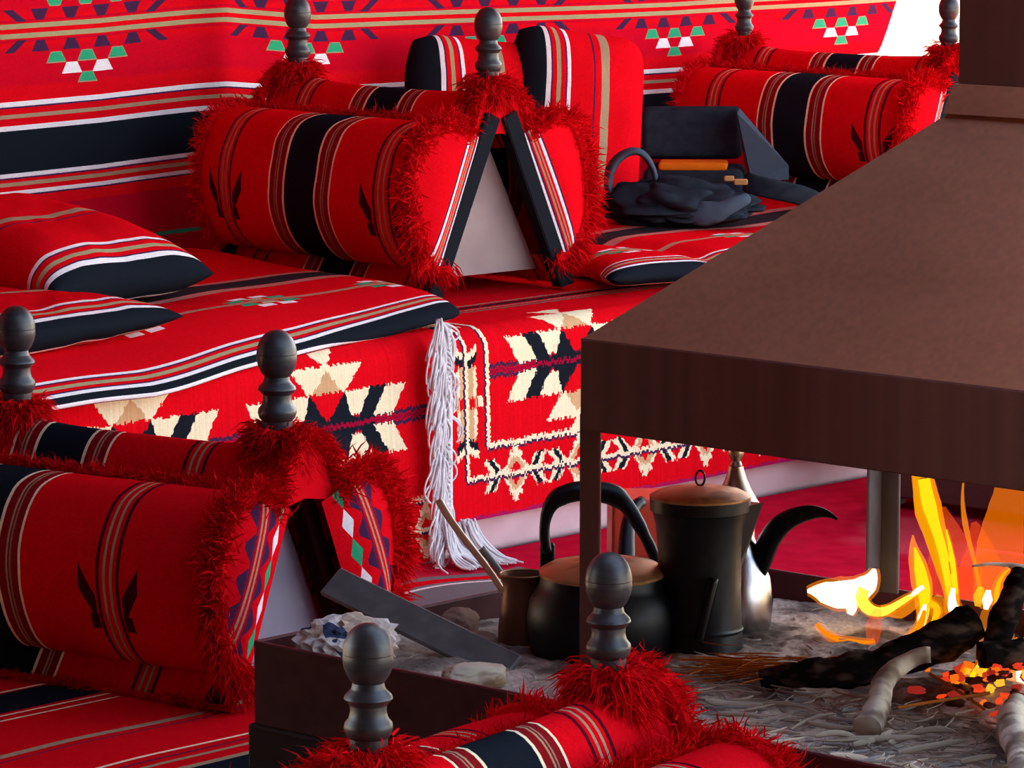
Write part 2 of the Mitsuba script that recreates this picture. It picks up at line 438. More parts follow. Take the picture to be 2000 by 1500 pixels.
def drift_fn(p, n, uv):
    return mix((0.14, 0.09, 0.06), (0.52, 0.44, 0.34), smoothstep(0.3, 0.65, fbm(p.x * 28, p.y * 28, p.z * 28)))
scene["driftwood"] = twosided(proc(drift_fn))
scene["bark_white"] = twosided(proc(lambda p, n, uv: mix((0.25, 0.19, 0.14), (0.66, 0.60, 0.50), smoothstep(0.3, 0.6, fbm(p.x * 35, p.y * 35, p.z * 35)))))
scene["stone_pale"] = twosided(proc(lambda p, n, uv: mix((0.30, 0.18, 0.10), (0.68, 0.58, 0.44), smoothstep(0.35, 0.6, fbm(p.x * 30, p.y * 30, p.z * 30)))))
scene["stone_brown"] = twosided(proc(lambda p, n, uv: mix((0.16, 0.09, 0.065), (0.26, 0.16, 0.12), fbm(p.x * 30, p.y * 30, p.z * 30))))
def paper_fn(p, n, uv):
    q = voro = mikit.voronoi(p.x * 45 + p.z * 20, p.y * 45 - p.z * 30)[2]
    c = mix((0.66, 0.60, 0.57), (0.55, 0.42, 0.32), smoothstep(0.5, 0.55, q))
    return paint(c, q > 0.86, (0.05, 0.06, 0.12))
scene["news_paper"] = twosided(proc(paper_fn))
scene["bag_cloth"] = twosided(proc(lambda p, n, uv: mix((0.010, 0.013, 0.020), (0.028, 0.034, 0.046), fbm(p.x * 60, p.y * 60, p.z * 60))))
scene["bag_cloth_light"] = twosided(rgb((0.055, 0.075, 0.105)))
scene["bag_orange"] = twosided(rgb((0.62, 0.14, 0.01)))
scene["bag_tan"] = twosided(rgb((0.45, 0.22, 0.09)))
scene["chest_wood"] = principled(proc(lambda p, n, uv: mix((0.045, 0.016, 0.016), (0.075, 0.028, 0.026), fbm(p.x * 8, p.y * 8, p.z * 60))), 0.6)
scene["ember_dark"] = twosided(rgb((0.10, 0.03, 0.02)))

# ------------------------------------------------------------------ the setting
def box_mesh(x0, x1, y0, y1, z0, z1):
    m = trimesh.creation.box((x1 - x0, y1 - y0, z1 - z0)); m.apply_translation(((x0 + x1) / 2, (y0 + y1) / 2, (z0 + z1) / 2))
    return m
add("floor", box_mesh(-2.5, 8.6, -3.5, 6.3, -0.1, 0.0), "floor_earth"); tag("floor", "bare earth floor under the tent", kind="structure")
add("ground_outside", box_mesh(-60, 140, -60, 140, -0.25, -0.11), "sand"); tag("ground_outside", "sunlit pale sand outside the tent", kind="structure")

nx, nz = 420, 60
X, V = np.meshgrid(np.linspace(2.9, 8.22, nx), np.linspace(0, 1, nz), indexing="ij")
zmid = np.interp(X, [2.9, 5.2, 5.5, 5.83, 6.1, 7.28, 8.2], [0.915, 0.922, 0.924, 0.934, 0.908, 0.891, 0.892])
Z = 0.40 + V * 2.0
Xe = np.where(X > 7.2, 7.2 + (X - 7.2) * (1 + 0.0 * Z), X)
edge = 8.135 + (Z - 0.9) * 0.55 - np.where(Z < 0.78, (0.78 - Z) * 0.35, 0)
Xe = np.where(X > 7.6, 7.6 + (X - 7.6) / (8.22 - 7.6) * (edge - 7.6), X)
Yw = 6.2 + 0.012 * np.sin(Xe * 7.0) + 0.02 * (meshkit.noise(np.stack([Xe * 2, Z * 1.5, Xe * 0], -1), 3) - 0.5) - 0.03 * np.exp(-((Xe - 5.83) / 0.05) ** 2) * 0.6
P3 = np.stack([Xe, Yw, Z], -1).reshape(-1, 3)
add("wall_back", (P3, grid(nx, nz)), "wall_cloth", True, uv=np.stack([Xe, Z - zmid], -1).reshape(-1, 2))
tag("wall_back", "red striped woven textile hanging behind the bench with green and white motifs", kind="structure")
def slab(name, p0, p1, z0, z1, mat, label):
    add(name, plate(p0, p1, z0, z1, 0.03), mat); tag(name, label, kind="structure")
slab("wall_side", (-1.3, -3.0), (-1.3, 6.3), 0, 3.2, "tent_dark", "tent side wall behind the viewer")
slab("wall_front", (-1.3, -3.0), (3.7, -3.0), 0, 2.4, "tent_dark", "tent front wall behind the viewer")
slab("wall_left", (2.75, 3.75), (2.75, 6.3), 0, 2.4, "tent_dark", "dark tent side wall")
add("ceiling", box_mesh(2.95, 8.0, 3.3, 6.35, 2.4, 2.43), "tent_roof"); tag("ceiling", "dark red tent roof", kind="structure")
add("ceiling_001", box_mesh(-1.3, 2.94, -3.0, 6.35, 2.4, 2.43), "tent_roof"); tag("ceiling_001", "dark red tent roof over the viewer", kind="structure")

# the masonry bench
bm = rbox((4.75, 1.14, 0.41), 0.02, 2); bm = place(bm, (6.225, 5.645, 0.205))
add("masonry_bench", bm, "plaster", 40); tag("masonry_bench", "low pinkish plastered masonry bench running along the back wall", "bench")

# ------------------------------------------------------------------ carpets over the bench
def drape(x0, x1, yf, hem, ztop, ydepth, seed, skew=0.0, nu=180):
    rad = 0.045
    h = np.linspace(hem, ztop - rad, 50)
    a = np.linspace(0, math.pi / 2, 14)[1:]
    prof = [(yf, z) for z in h] + [(yf + rad - rad * math.cos(t), ztop - rad + rad * math.sin(t)) for t in a] + [(y, ztop) for y in np.linspace(yf + rad, yf + ydepth, 40)[1:]]
    prof = np.array(prof)
    s = np.concatenate([[0], np.cumsum(np.linalg.norm(np.diff(prof, axis=0), axis=1))])
    xs = np.linspace(x0, x1, nu)
    Xg = np.repeat(xs[:, None], len(prof), 1)
    Yg = np.repeat(prof[None, :, 0], nu, 0); Zg = np.repeat(prof[None, :, 1], nu, 0)
    q = np.stack([Xg * 3.2, np.repeat(s[None] * 1.3, nu, 0), Xg * 0], -1)
    w = (meshkit.noise(q, seed) - 0.5)
    lower = np.clip(1 - s / 0.40, 0, 1)[None]
    Yg = Yg - 0.030 * np.maximum(w + 0.5, 0) * lower
    Zg = Zg + skew * (Xg - x1) * lower
    m = (np.stack([Xg, Yg, Zg], -1).reshape(-1, 3), grid(nu, len(prof)))
    return m, np.stack([Xg, np.repeat(s[None], nu, 0)], -1).reshape(-1, 2)
m, uv = drape(3.95, 5.245, 5.048, 0.018, 0.428, 0.62, 1)
add("bench_carpet__cloth", m, "carpet_cloth", True, uv=uv)
tag("bench_carpet", "red rug with cream and black motifs draped over the bench, white-fringed", "carpet")
m, uv = drape(5.235, 8.3, 5.062, 0.075, 0.424, 0.85, 2)
add("bench_carpet_001", m, "carpet_cloth_bordered", True, uv=uv)
tag("bench_carpet_001", "red rug with cream-lined border draped over the bench right of the white fringe", "carpet")

def cord(p, r=0.0021, sides=5):
    return tube(p, r, sides)
cords = []
for k in range(330):                             # cords knotted along the vertical edge, hanging down
    z = 0.43 * rng.random() ** 0.75 + 0.03
    L = rng.uniform(0.035, 0.085)
    x = 5.250 + rng.normal(0, 0.003); y = 5.030 - 0.012 * rng.random()
    dx = abs(rng.normal(0.012, 0.010)); sx = rng.choice([-1, 1], p=[0.78, 0.22])
    a = [(x, y, z), (x + sx * dx * 0.8, y - 0.012, z - L * 0.25), (x + sx * dx * 1.2, y - 0.014, z - L * 0.6), (x + sx * dx + rng.normal(0, 0.006), y - 0.008, max(z - L, 0.012))]
    cords.append(cord(curve(a, 9)))
for k in range(38):                              # the knotted heading
    z = 0.440 - k * 0.0085
    cords.append(cord(curve([(5.258, 5.026, z), (5.268, 5.014, z - 0.004), (5.260, 5.012, z - 0.013)], 6), 0.0062))
for k in range(34):                              # long tassel ends by the floor
    x, z = 5.253 + rng.normal(0, 0.008), rng.uniform(0.09, 0.14)
    ex = rng.normal(0.0, 0.018) + (0.035 if k % 3 == 0 else 0)
    a = [(x, 5.02, z), (x + ex * 0.3, 5.00, z - 0.05), (x + ex * 0.7, 4.985, 0.035), (x + ex * 1.1, 4.96 - 0.03 * rng.random(), 0.018)]
    cords.append(cord(curve(a, 10)))
for k in range(64):                              # the tuft lying on the rug
    a0 = rng.uniform(-0.7, 0.9)
    b = np.array([5.315 + rng.normal(0, 0.008), 4.985 + rng.normal(0, 0.006), 0.03 + 0.02 * rng.random()])
    e = b + np.array([0.030 * math.cos(a0), -0.045 + 0.025 * math.sin(a0), -0.012]) * rng.uniform(0.5, 1.2)
    e[2] = 0.018
    cords.append(cord(curve([b + [-0.02, 0.015, 0.045], b, e], 7)))
add("bench_carpet__fringe", join(cords), "fringe_white", True); tag("bench_carpet__fringe", "white knotted tassel fringe", kind="stuff")

# ------------------------------------------------------------------ mattresses and pillows
def mattress(key, mat, x0f, x1f, y0f, y1, z0, thick, seed, nu=150, nq=70, droop=0.0, crease=None):
    s = np.linspace(-1, 1, nu); s = np.sign(s) * (1 - (1 - np.abs(s)) ** 1.6)
    ph = np.linspace(-math.pi, math.pi, 2 * nq + 1)
    q = -np.cos(ph)
    S, Q = np.meshgrid(s, q, indexing="ij")
    PHS = np.repeat(np.sign(ph)[None], nu, 0)
    yf = y0f; 
    Yl = (Q + 1) / 2
    def xx(S, Yl):
        ya = y0f((x0f(0) + x1f(0)) / 2) + Yl * 1.0
        return x0f(Yl) + (S + 1) / 2 * (x1f(Yl) - x0f(Yl))
    Xg = xx(S, Yl)
    y0 = y0f(Xg)
    round_ = (1 - np.abs(S) ** 40) ** 0.4
    Yg = y0 + Yl * (y1 - y0) + (1 - round_) * 0.018 * (1 - 2 * Yl)
    th = (np.clip(1 - np.abs(Q) ** 7, 0, 1)) ** 0.45 * round_
    nz_ = meshkit.noise(np.stack([Xg * 4.5, Yg * 3.5, Xg * 0], -1), seed) - 0.5
    up = z0 + thick * (0.5 + 0.5 * th) + 0.014 * nz_ * th
    if crease is not None:
        up = up - 0.014 * np.exp(-((Xg - crease) / 0.035) ** 2) * th
    lo = z0 + thick * (0.5 - 0.5 * th)
    Zg = np.where(PHS >= 0, up, lo)
    if droop:
        f = droop * np.clip((5.45 - Xg) / 0.9, 0.12, 1)
        Zg = Zg - f * np.clip(1 - (Yg - y0) / 0.16, 0, 1) ** 1.5
        Yg = Yg - 0.6 * f * np.clip(1 - (Yg - y0) / 0.16, 0, 1)
    wob = 0.016 * (meshkit.noise(np.stack([Xg * 5.0, Xg * 0, Xg * 0], -1), seed + 5) - 0.5) * (1 - Yl)
    Yg = Yg + wob; Zg = Zg + wob * 0.5
    P = np.stack([Xg, Yg, Zg], -1)
    d = np.linalg.norm(np.diff(P, axis=1), axis=2)
    c = np.concatenate([np.zeros((nu, 1)), np.cumsum(d, 1)], 1)
    t = c - c[:, nq:nq + 1]
    add(key, (P.reshape(-1, 3), grid(nu, 2 * nq + 1)), mat, True, uv=np.stack([Xg, t], -1).reshape(-1, 2))
mattress("bench_mattress", "mattress_cloth", lambda y: 3.85 + 0 * y, lambda y: 5.395 + 0.26 * y, lambda x: 5.020 + 0.085 * np.clip((x - 4.3) / 1.1, 0, 1), 6.12, 0.428, 0.058, 11, droop=0.055)
tag("bench_mattress", "flat red striped mattress on the bench, carrying the two stacked pillows", "mattress")
mattress("bench_mattress_001", "mattress_cloth_wide", lambda y: 5.90 + 0.16 * np.clip(y * 4, 0, 1), lambda y: 8.2 + 0 * y, lambda x: 5.17 + 0 * x, 6.12, 0.424, 0.066, 14, crease=6.20)
tag("bench_mattress_001", "red striped mattress with a black front edge, under the black bags", "mattress")
mattress("floor_mattress", "floor_mattress_cloth", lambda y: 2.85 + 0 * y, lambda y: 4.62 + 0 * y, lambda x: 4.095 + 0 * x, 4.95, 0.0, 0.05, 21)
tag("floor_mattress", "shaded red striped mattress on the floor at the lower left", "mattress")

def pillow_mesh(w, d, h, seed, nu=60, nq=34, pinch=0.035, blunt=0.10):
    a = np.sin(np.linspace(-1, 1, nu) * math.pi / 2)
    ph = np.linspace(-math.pi, math.pi, 2 * nq + 1)
    A, PH = np.meshgrid(a, ph, indexing="ij")
    B = -np.cos(PH)
    x = w / 2 * A * (1 - pinch * (1 - B ** 2)); y = d / 2 * B * (1 - pinch * (1 - A ** 2))
    t = (np.clip(1 - A ** 4, 0, 1) * np.clip(1 - B ** 4, 0, 1)) ** 0.5
    z = np.sign(PH) * h / 2 * t
    rc = blunt * np.clip(np.abs(A) * np.abs(B) - 0.55, 0, 1) / 0.45      # blunt corners
    x = x * (1 - rc * np.abs(B)); y = y * (1 - rc * np.abs(A))
    nn = meshkit.fbm(np.stack([x * 9, y * 9, np.sign(PH) * 3.0 + 0 * x], -1), 3, seed) - 0.5
    z = z + nn * 0.025 * t
    P = np.stack([x, y, z], -1)
    uv = np.stack([x, (B + 1) / 2 * d * 1.06], -1).reshape(-1, 2)
    return P.reshape(-1, 3), grid(nu, 2 * nq + 1), uv
def add_pillow(key, mat, w, d, h, seed, at, rot, pinch=0.07):
    v, f, uv = pillow_mesh(w, d, h, seed, pinch=pinch, blunt=0.02)
    M = trimesh.transformations.euler_matrix(*rot, "sxyz")[:3, :3]
    add(key, (v @ M.T + np.array(at), f), mat, True, uv=uv)
add_pillow("pillow", "pillow_cloth", 0.40, 0.50, 0.135, 31, (4.82, 5.60, 0.572), (0.17, 0.0, 0.05), 0.05)
tag("pillow", "plump red striped pillow with a black end, upper of the two stacked pillows", "pillow")
add_pillow("pillow_001", "pillow_cloth", 0.56, 0.50, 0.085, 32, (4.42, 5.33, 0.505), (0.0, 0.0, 0.10), 0.04)
tag("pillow_001", "flatter red striped pillow with a black front edge, lower of the two stacked pillows", "pillow")

def add_standing(key, seed, w, h, th, at, yaw, roll, lean):
    v, f, uv = pillow_mesh(h, w, th, seed)        # local y (stripe axis) becomes the width
    # local y -> right, local x -> up, local z -> towards the viewer
    r = np.array([math.cos(yaw), math.sin(yaw), 0]); up = np.array([0, 0, 1.0]); nrm = np.cross(r, up)
    up2 = up * math.cos(lean) - nrm * math.sin(lean); nrm2 = np.cross(r, up2)
    r2 = r * math.cos(roll) + up2 * math.sin(roll); up3 = np.cross(nrm2, r2)
    M = np.stack([up3, r2, -nrm2 * -1], 1)
    M = np.stack([up3, r2, nrm2], 1)
    add(key, (v @ M.T + np.array(at), f), "pillow_cloth_standing", True, uv=uv)
add_standing("wall_cushion", 41, 0.34, 0.42, 0.15, (6.39, 6.00, 0.665), -0.35, -0.12, 0.22)
tag("wall_cushion", "left one of two red striped cushions leaning on the back wall", "cushion")
add_standing("wall_cushion_001", 42, 0.31, 0.43, 0.17, (6.575, 5.89, 0.675), -0.42, -0.17, 0.25)
tag("wall_cushion_001", "right one of two red striped cushions leaning on the back wall", "cushion")

# ------------------------------------------------------------------ fur
def strands(roots, dirs, lengths, width, r, droop=0.35):
    n = len(roots)
    d = dirs / np.linalg.norm(dirs, axis=1, keepdims=True)
    side = np.cross(d, r.normal(size=(n, 3))); side /= np.linalg.norm(side, axis=1, keepdims=True) + 1e-9
    w = (width * r.uniform(0.6, 1.3, n))[:, None] * side
    L = lengths[:, None]
    g = np.array([0, 0, -1.0])
    m1 = roots + d * L * 0.5 + g * L * droop * 0.12 + r.normal(0, 0.0015, (n, 3))
    m2 = roots + d * L * 0.95 + g * L * droop * 0.5 + r.normal(0, 0.003, (n, 3))
    v = np.stack([roots - w, roots + w, m1 - w * 0.8, m1 + w * 0.8, m2], 1).reshape(-1, 3)
    b = np.arange(n)[:, None] * 5
    f = np.vstack([b + [0, 1, 3], b + [0, 3, 2], b + [2, 3, 4]])
    return trimesh.Trimesh(v, f, process=False)
def fur_path(path, out, per_m, length, spread, r, radius=0.010, width=0.0015, droop=0.35, core=True):
    p = np.array(path, float); o = np.array(out, float)
    s = np.concatenate([[0], np.cumsum(np.linalg.norm(np.diff(p, axis=0), axis=1))])
    n = max(6, int(s[-1] * per_m))
    # clumped: strands of a clump share a direction
    nc = max(3, n // 14)
    cs = r.uniform(0, s[-1], nc); cd = r.normal(0, spread, (nc, 3)); cl = r.uniform(0.65, 1.25, nc)
    k = r.integers(0, nc, n)
    at = np.clip(cs[k] + r.normal(0, 0.004, n), 0, s[-1])
    roots = np.stack([np.interp(at, s, p[:, i]) for i in range(3)], 1)
    oo = np.stack([np.interp(at, s, o[:, i]) for i in range(3)], 1)
    d = oo + cd[k] + r.normal(0, spread * 0.45, (n, 3))
    roots = roots + r.normal(0, radius * 0.5, (n, 3))
    ms = [strands(roots, d, length * cl[k] * r.uniform(0.7, 1.1, n), width, r, droop)]
    if core:
        ms.append(tube(p, radius * 0.75, 8, jitter=0.5, seed=int(r.integers(99))))
    return join(ms)

# ------------------------------------------------------------------ camel-saddle armrests
FIN = [(0.020, -0.055), (0.020, 0.0), (0.0235, 0.004), (0.0255, 0.011), (0.0245, 0.016), (0.0205, 0.021), (0.0188, 0.028), (0.0192, 0.0345), (0.021, 0.0365), (0.0252, 0.0415), (0.0240, 0.0450), (0.0185, 0.0505), (0.0175, 0.0525)]
FIN += [(0.0265 * math.sin(t) ** 0.9 if math.sin(t) > 0 else 0.0, 0.086 - 0.0345 * math.cos(t)) for t in np.linspace(0.62, 1.50, 10)]
FIN += [(0.0259, 0.0875)]
FIN += [(0.0265 * max(math.sin(t), 0.0) ** 0.9, 0.086 - 0.0335 * math.cos(t)) for t in np.linspace(1.64, 3.1, 14)]

SEC = np.array([(0.078, 0.290), (0.100, 0.316), (0.150, 0.324), (0.205, 0.305), (0.240, 0.235), (0.245, 0.165), (0.220, 0.095), (0.185, 0.062), (0.140, 0.055)])

def armrest(key, at, yaw, s, spacing, length, seed, cloth, cap, frame, lining, label, fur_len=0.026, shift=0.0, fs=1.0, leg_in=0.0, leg_w=0.036):
    r = np.random.default_rng(seed)
    u = np.array([math.cos(yaw), math.sin(yaw), 0]); v = np.array([-u[1], u[0], 0]); w = np.array([0, 0, 1.0])
    c = np.array(at, float)
    def G(p):                                    # local (u, v, w) -> world
        p = np.asarray(p, float)
        return c + (p[..., 0:1] + shift) * u + p[..., 1:2] * s * v + p[..., 2:3] * s * w
    def Dv(p):
        p = np.asarray(p, float)
        return p[..., 0:1] * u + p[..., 1:2] * v + p[..., 2:3] * w
    tag(key, label, "armrest")
    H = length / 2
    cs = np.concatenate([[0], np.cumsum(np.linalg.norm(np.diff(SEC, axis=0), axis=1))])
    tt = np.linspace(0, cs[-1], 40); sec = CubicSpline(cs, SEC)(tt)
    legp = lambda q: np.array([0.010 + 0.155 * (1 - q), 0.0 + 0.355 * q])     # q: 0 foot, 1 apex
    fur = []
    n = 0
    for sg in (1, -1):
        uu = np.linspace(-H, H, 60)
        U, K = np.meshgrid(uu, np.arange(40), indexing="ij")
        puff = 1 - 0.16 * (np.abs(U) / H) ** 5
        base = np.array([0.11, 0.20])
        sv = sec[K][..., 0]; sw = sec[K][..., 1]
        nn = (meshkit.fbm(np.stack([U * 7 + seed, sv * 9, sw * 9 + sg * 5], -1), 3, seed) - 0.5) * 0.016
        sv = 0.10 + (sv - 0.10) * (1 - (1 - puff) * 1.0) + nn
        Pl = np.stack([U, sg * sv, sw + nn * 0.4], -1)
        add(f"{key}__bolster" + (f"_{n:03d}" if n else ""), (G(Pl).reshape(-1, 3), grid(60, 40)), cloth, True, uv=np.stack([U, tt[K]], -1).reshape(-1, 2))
        # end caps between the bolster's edge and the frame leg
        for e, end in enumerate((0, -1)):
            edge_ = Pl[end][:, 1:]
            legpts = []
            a0, d0 = np.array([sg * 0.165, 0.0]), np.array([-sg * 0.155, 0.355])
            dl = np.linalg.norm(d0); du = d0 / dl
            nrm = np.array([du[1], -du[0]]) * (1 if sg > 0 else -1)
            rows = []
            uvs = []
            for q in np.linspace(0, 1, 10):
                t = (edge_ - a0) @ du
                foot = a0 + t[:, None] * du
                row = foot + (edge_ - foot) * q
                bul = 0.022 * math.sin(math.pi * q) * np.sin(np.linspace(0, math.pi, 40))
                uo = uu[end] + (1 if end == -1 else -1) * bul
                rows.append(np.stack([uo, row[:, 0], row[:, 1]], -1))
                dist = np.linalg.norm(edge_ - foot, axis=1) * q
                uvs.append(np.stack([dist - 0.012, t], -1))
            k = 2 * n + e
            add(f"{key}__end_cap" + (f"_{k:03d}" if k else ""), (G(np.array(rows)).reshape(-1, 3), grid(10, 40)), cap, True, uv=np.array(uvs).reshape(-1, 2))
            ou = 1 if end == -1 else -1
            epath = np.concatenate([np.repeat(uu[end], 40)[:, None], edge_], 1)
            outd = np.concatenate([np.full((40, 1), 0.55 * ou), sg * np.abs(np.gradient(edge_[:, 1]))[:, None] * 0, np.zeros((40, 1))], 1)
            ctr = edge_ - np.array([sg * 0.11, 0.19]); ctr /= np.linalg.norm(ctr, axis=1, keepdims=True)
            outd[:, 1:] = ctr
            fur.append(fur_path(G(epath), Dv(outd), 7500 if ou > 0 else 3200, fur_len * (1.3 if ou > 0 else 1.0), 0.55, r, 0.019 if ou > 0 else 0.013))
        # skirt below the bolster
        sk = np.array([[0.138, 0.060], [0.150, 0.045], [0.165, 0.022], [0.178, 0.004]])
        us = np.linspace(-H, H, 30)
        S = np.stack([np.repeat(us[:, None], 4, 1), np.repeat(sg * sk[None, :, 0], 30, 0), np.repeat(sk[None, :, 1], 30, 0)], -1)
        add(f"{key}__skirt" + (f"_{n:03d}" if n else ""), (G(S).reshape(-1, 3), grid(30, 4)), cloth, True, uv=np.stack([S[..., 0], 0.05 + 0 * S[..., 0]], -1).reshape(-1, 2))
        line_ = lambda vv, ww: np.stack([us, np.full(30, sg * vv), np.full(30, ww)], 1)
        fur.append(fur_path(G(line_(0.090, 0.312)), Dv(np.repeat([[0, sg * 0.25, 0.9]], 30, 0)), 7500, fur_len * 0.85, 0.5, r, 0.013))
        fur.append(fur_path(G(line_(0.180, 0.010)), Dv(np.repeat([[0, sg * 0.9, 0.1]], 30, 0)), 2200, fur_len * 0.6, 0.45, r, 0.007))
        # front edge of the saddle panel
        for ou in (1, -1):
            pp = curve([(ou * H, 0, 0.400), (ou * H, sg * 0.038, 0.378), (ou * H, sg * 0.078, 0.292)], 12)
            fur.append(fur_path(G(pp), Dv(np.repeat([[ou * 0.9, sg * 0.5, 0.4]], 12, 0)), 4200, fur_len * 0.9, 0.45, r, 0.011))
        n += 1
    # saddle panel over the ridge
    sad = curve([(-0.080, 0.288), (-0.048, 0.356), (-0.018, 0.396), (0.0, 0.402), (0.018, 0.396), (0.048, 0.356), (0.080, 0.288)], 24)
    us = np.linspace(-H, H, 50)
    dip = 0.006 + 0.026 * (1 - (us / H) ** 4)
    S = np.stack([np.repeat(us[:, None], 24, 1), np.repeat(sad[None, :, 0], 50, 0), np.repeat(sad[None, :, 1], 50, 0) - dip[:, None]], -1)
    ss = np.abs(np.linspace(-0.09, 0.09, 24))
    add(f"{key}__saddle_panel", (G(S).reshape(-1, 3), grid(50, 24)), cloth, True, uv=np.stack([S[..., 0], np.repeat(ss[None], 50, 0)], -1).reshape(-1, 2))
    for k, ou in enumerate((1, -1)):             # gussets that close the saddle's ends
        g = np.vstack([[[ou * (H - 0.002), 0, 0.30]], np.stack([np.full(24, ou * (H - 0.002)), sad[:, 0], sad[:, 1]], 1)])
        g2 = g.copy(); g2[:, 0] -= ou * 0.012
        f = [[0, i, i + 1] for i in range(1, 24)]
        mm = trimesh.Trimesh(np.vstack([G(g), G(g2)]), f + [[a + 25, c_ + 25, b + 25] for a, b, c_ in f], process=False)
        add(f"{key}__gusset" + (f"_{k:03d}" if k else ""), mm, "gusset_red")
    # wooden A-frames
    k = 0
    for ou in (1, -1):
        for sg in (1, -1):
            a, b = np.array([ou * (H - 0.006 - leg_in), sg * 0.020, 0.335]), np.array([ou * (H - 0.006 - leg_in), sg * 0.168, 0.0])
            ax = (b - a) / np.linalg.norm(b - a)
            m = rbox((np.linalg.norm(b - a), 0.030, leg_w), 0.003, 1)
            # local x along the leg, y along u, z across
            e1, e2 = ax, np.array([1.0, 0, 0]); e3 = np.cross(e1, e2)
            vv = m.vertices @ np.stack([e1, e2, e3], 0) + (a + b) / 2
            vv[:, 2] = np.maximum(vv[:, 2], 0.001)
            mm = trimesh.Trimesh(G(vv), m.faces, process=False); mm.fix_normals()
            add(f"{key}__frame_leg" + (f"_{k:03d}" if k else ""), mm, frame)
            k += 1
    # lining between the A-frames
    for k, ou in enumerate((1, -1)):
        g = np.array([[ou * (H - 0.07), 0.0, 0.335], [ou * (H - 0.07), 0.155, 0.03], [ou * (H - 0.07), -0.155, 0.03], [ou * (H - 0.085), 0, 0.335], [ou * (H - 0.085), 0.155, 0.03], [ou * (H - 0.085), -0.155, 0.03]])
        f = [[0, 1, 2], [3, 5, 4], [0, 3, 4], [0, 4, 1], [1, 4, 5], [1, 5, 2], [2, 5, 3], [2, 3, 0]]
        add(f"{key}__inner_panel" + (f"_{k:03d}" if k else ""), trimesh.Trimesh(G(g), f, process=False), lining)
    fin = lathe(FIN, 36)
    for k, ou in enumerate((1, -1)):
        m = fin.copy(); m.apply_scale(s * fs); q = c + u * (ou * spacing / 2) + w * (0.414 * s)
        m.apply_translation(q)
        add(f"{key}__finial" + (f"_{k:03d}" if k else ""), m, "dark_wood", 35)
        th = np.linspace(0, 2 * math.pi, 25)
        ring = np.stack([q[0] + 0.026 * s * np.cos(th), q[1] + 0.026 * s * np.sin(th), np.full(25, q[2] - 0.022 * s)], 1)
        out = np.stack([np.cos(th), np.sin(th), np.full(25, 0.15)], 1)
        fur.append(fur_path(ring, out, 9000, fur_len * 1.15, 0.4, r, 0.014, droop=1.0))
        ring[:, 2] -= 0.024; out[:, 2] = -0.3
        fur.append(fur_path(ring * 1.0, out, 7000, fur_len * 1.3, 0.45, r, 0.016, droop=1.0))
    add(f"{key}__fur_trim", join(fur), "fur_red"); tag(f"{key}__fur_trim", "shaggy red fur trim", kind="stuff")
scene["gusset_red"] = twosided(rgb(RED))

armrest("armrest", (5.795, 5.675, 0.430), math.radians(-95), 1.03, 0.575, 0.64, 51, "bolster_cloth", "cap_cloth", "frame_black", "lining_grey",
        "red striped armrest with black A-frame legs on the bench, between pillows and black bags")
armrest("armrest_001", (4.192, 4.635, 0.044), math.radians(-82), 0.995, 0.515, 0.62, 52, "bolster_cloth_wide", "cap_cloth_motif", "frame_maroon", "lining_slate",
        "shaded red striped armrest with dark legs, standing on the floor mattress at the left", fs=1.15, leg_in=0.035, leg_w=0.030, fur_len=0.030)
armrest("armrest_002", (7.33, 5.75, 0.486), math.radians(-92), 0.86, 0.60, 0.66, 53, "bolster_cloth", "cap_cloth", "frame_black", "lining_grey",
        "farthest red striped armrest, behind the black bags beside the hood's chimney")
armrest("armrest_003", (3.157, 2.941, 0.012), math.radians(190), 1.0, 0.471, 0.58, 54, "bolster_cloth_near", "cap_cloth", "frame_maroon", "lining_slate",
        "nearest red striped armrest, on the ground in front of the fire tray", fur_len=0.032)

# ------------------------------------------------------------------ rugs and chest behind the fire
nx, ny = 60, 60
Xg, Yg = np.meshgrid(np.linspace(4.75, 8.2, nx), np.linspace(3.9, 5.058, ny), indexing="ij")
Zg = 0.010 + 0.004 * meshkit.noise(np.stack([Xg * 6, Yg * 6, Xg * 0], -1), 8)
top = np.stack([Xg, Yg, Zg], -1).reshape(-1, 3)
add("floor_rug", (np.vstack([top, top * [1, 1, 0] + [0, 0, 0.001]]), np.vstack([grid(nx, ny), grid(nx, ny)[:, ::-1] + nx * ny])), "rug_pile", True)
tag("floor_rug", "plain dusty red pile rug on the floor between the bench and the fire", "rug")
nx, ny = 50, 16
Xg, Yl = np.meshgrid(np.linspace(4.30, 5.30, nx), np.linspace(0, 1, ny), indexing="ij")
Yg = 4.62 + Yl * 0.31 - 0.05 * np.clip((Xg - 4.95) / 0.3, 0, 1) ** 2
Zg = 0.020 + 0.006 * np.sin(Xg * 9) ** 2
add("striped_runner", (np.stack([Xg, Yg, Zg], -1).reshape(-1, 3), grid(nx, ny)), "runner_cloth", True, uv=np.stack([Xg, Yl * 0.31], -1).reshape(-1, 2))
tag("striped_runner", "grey runner with white and red border stripes lying beside the fire tray", "rug")

tag("chest", "low dark brown wooden chest on the red rug behind the flames", "chest")
add("chest__body", place(rbox((0.34, 0.46, 0.20), 0.006), (6.44, 4.62, 0.135)), "chest_wood", 30)
add("chest__lid", place(rbox((0.37, 0.49, 0.035), 0.008), (6.44, 4.62, 0.2535)), "chest_wood", 30)
k = 0
for x in (6.30, 6.58):
    for y in (4.42, 4.82):
        add("chest__foot" + (f"_{k:03d}" if k else ""), place(rbox((0.05, 0.05, 0.04), 0.004), (x, y, 0.034)), "chest_wood", 30); k += 1

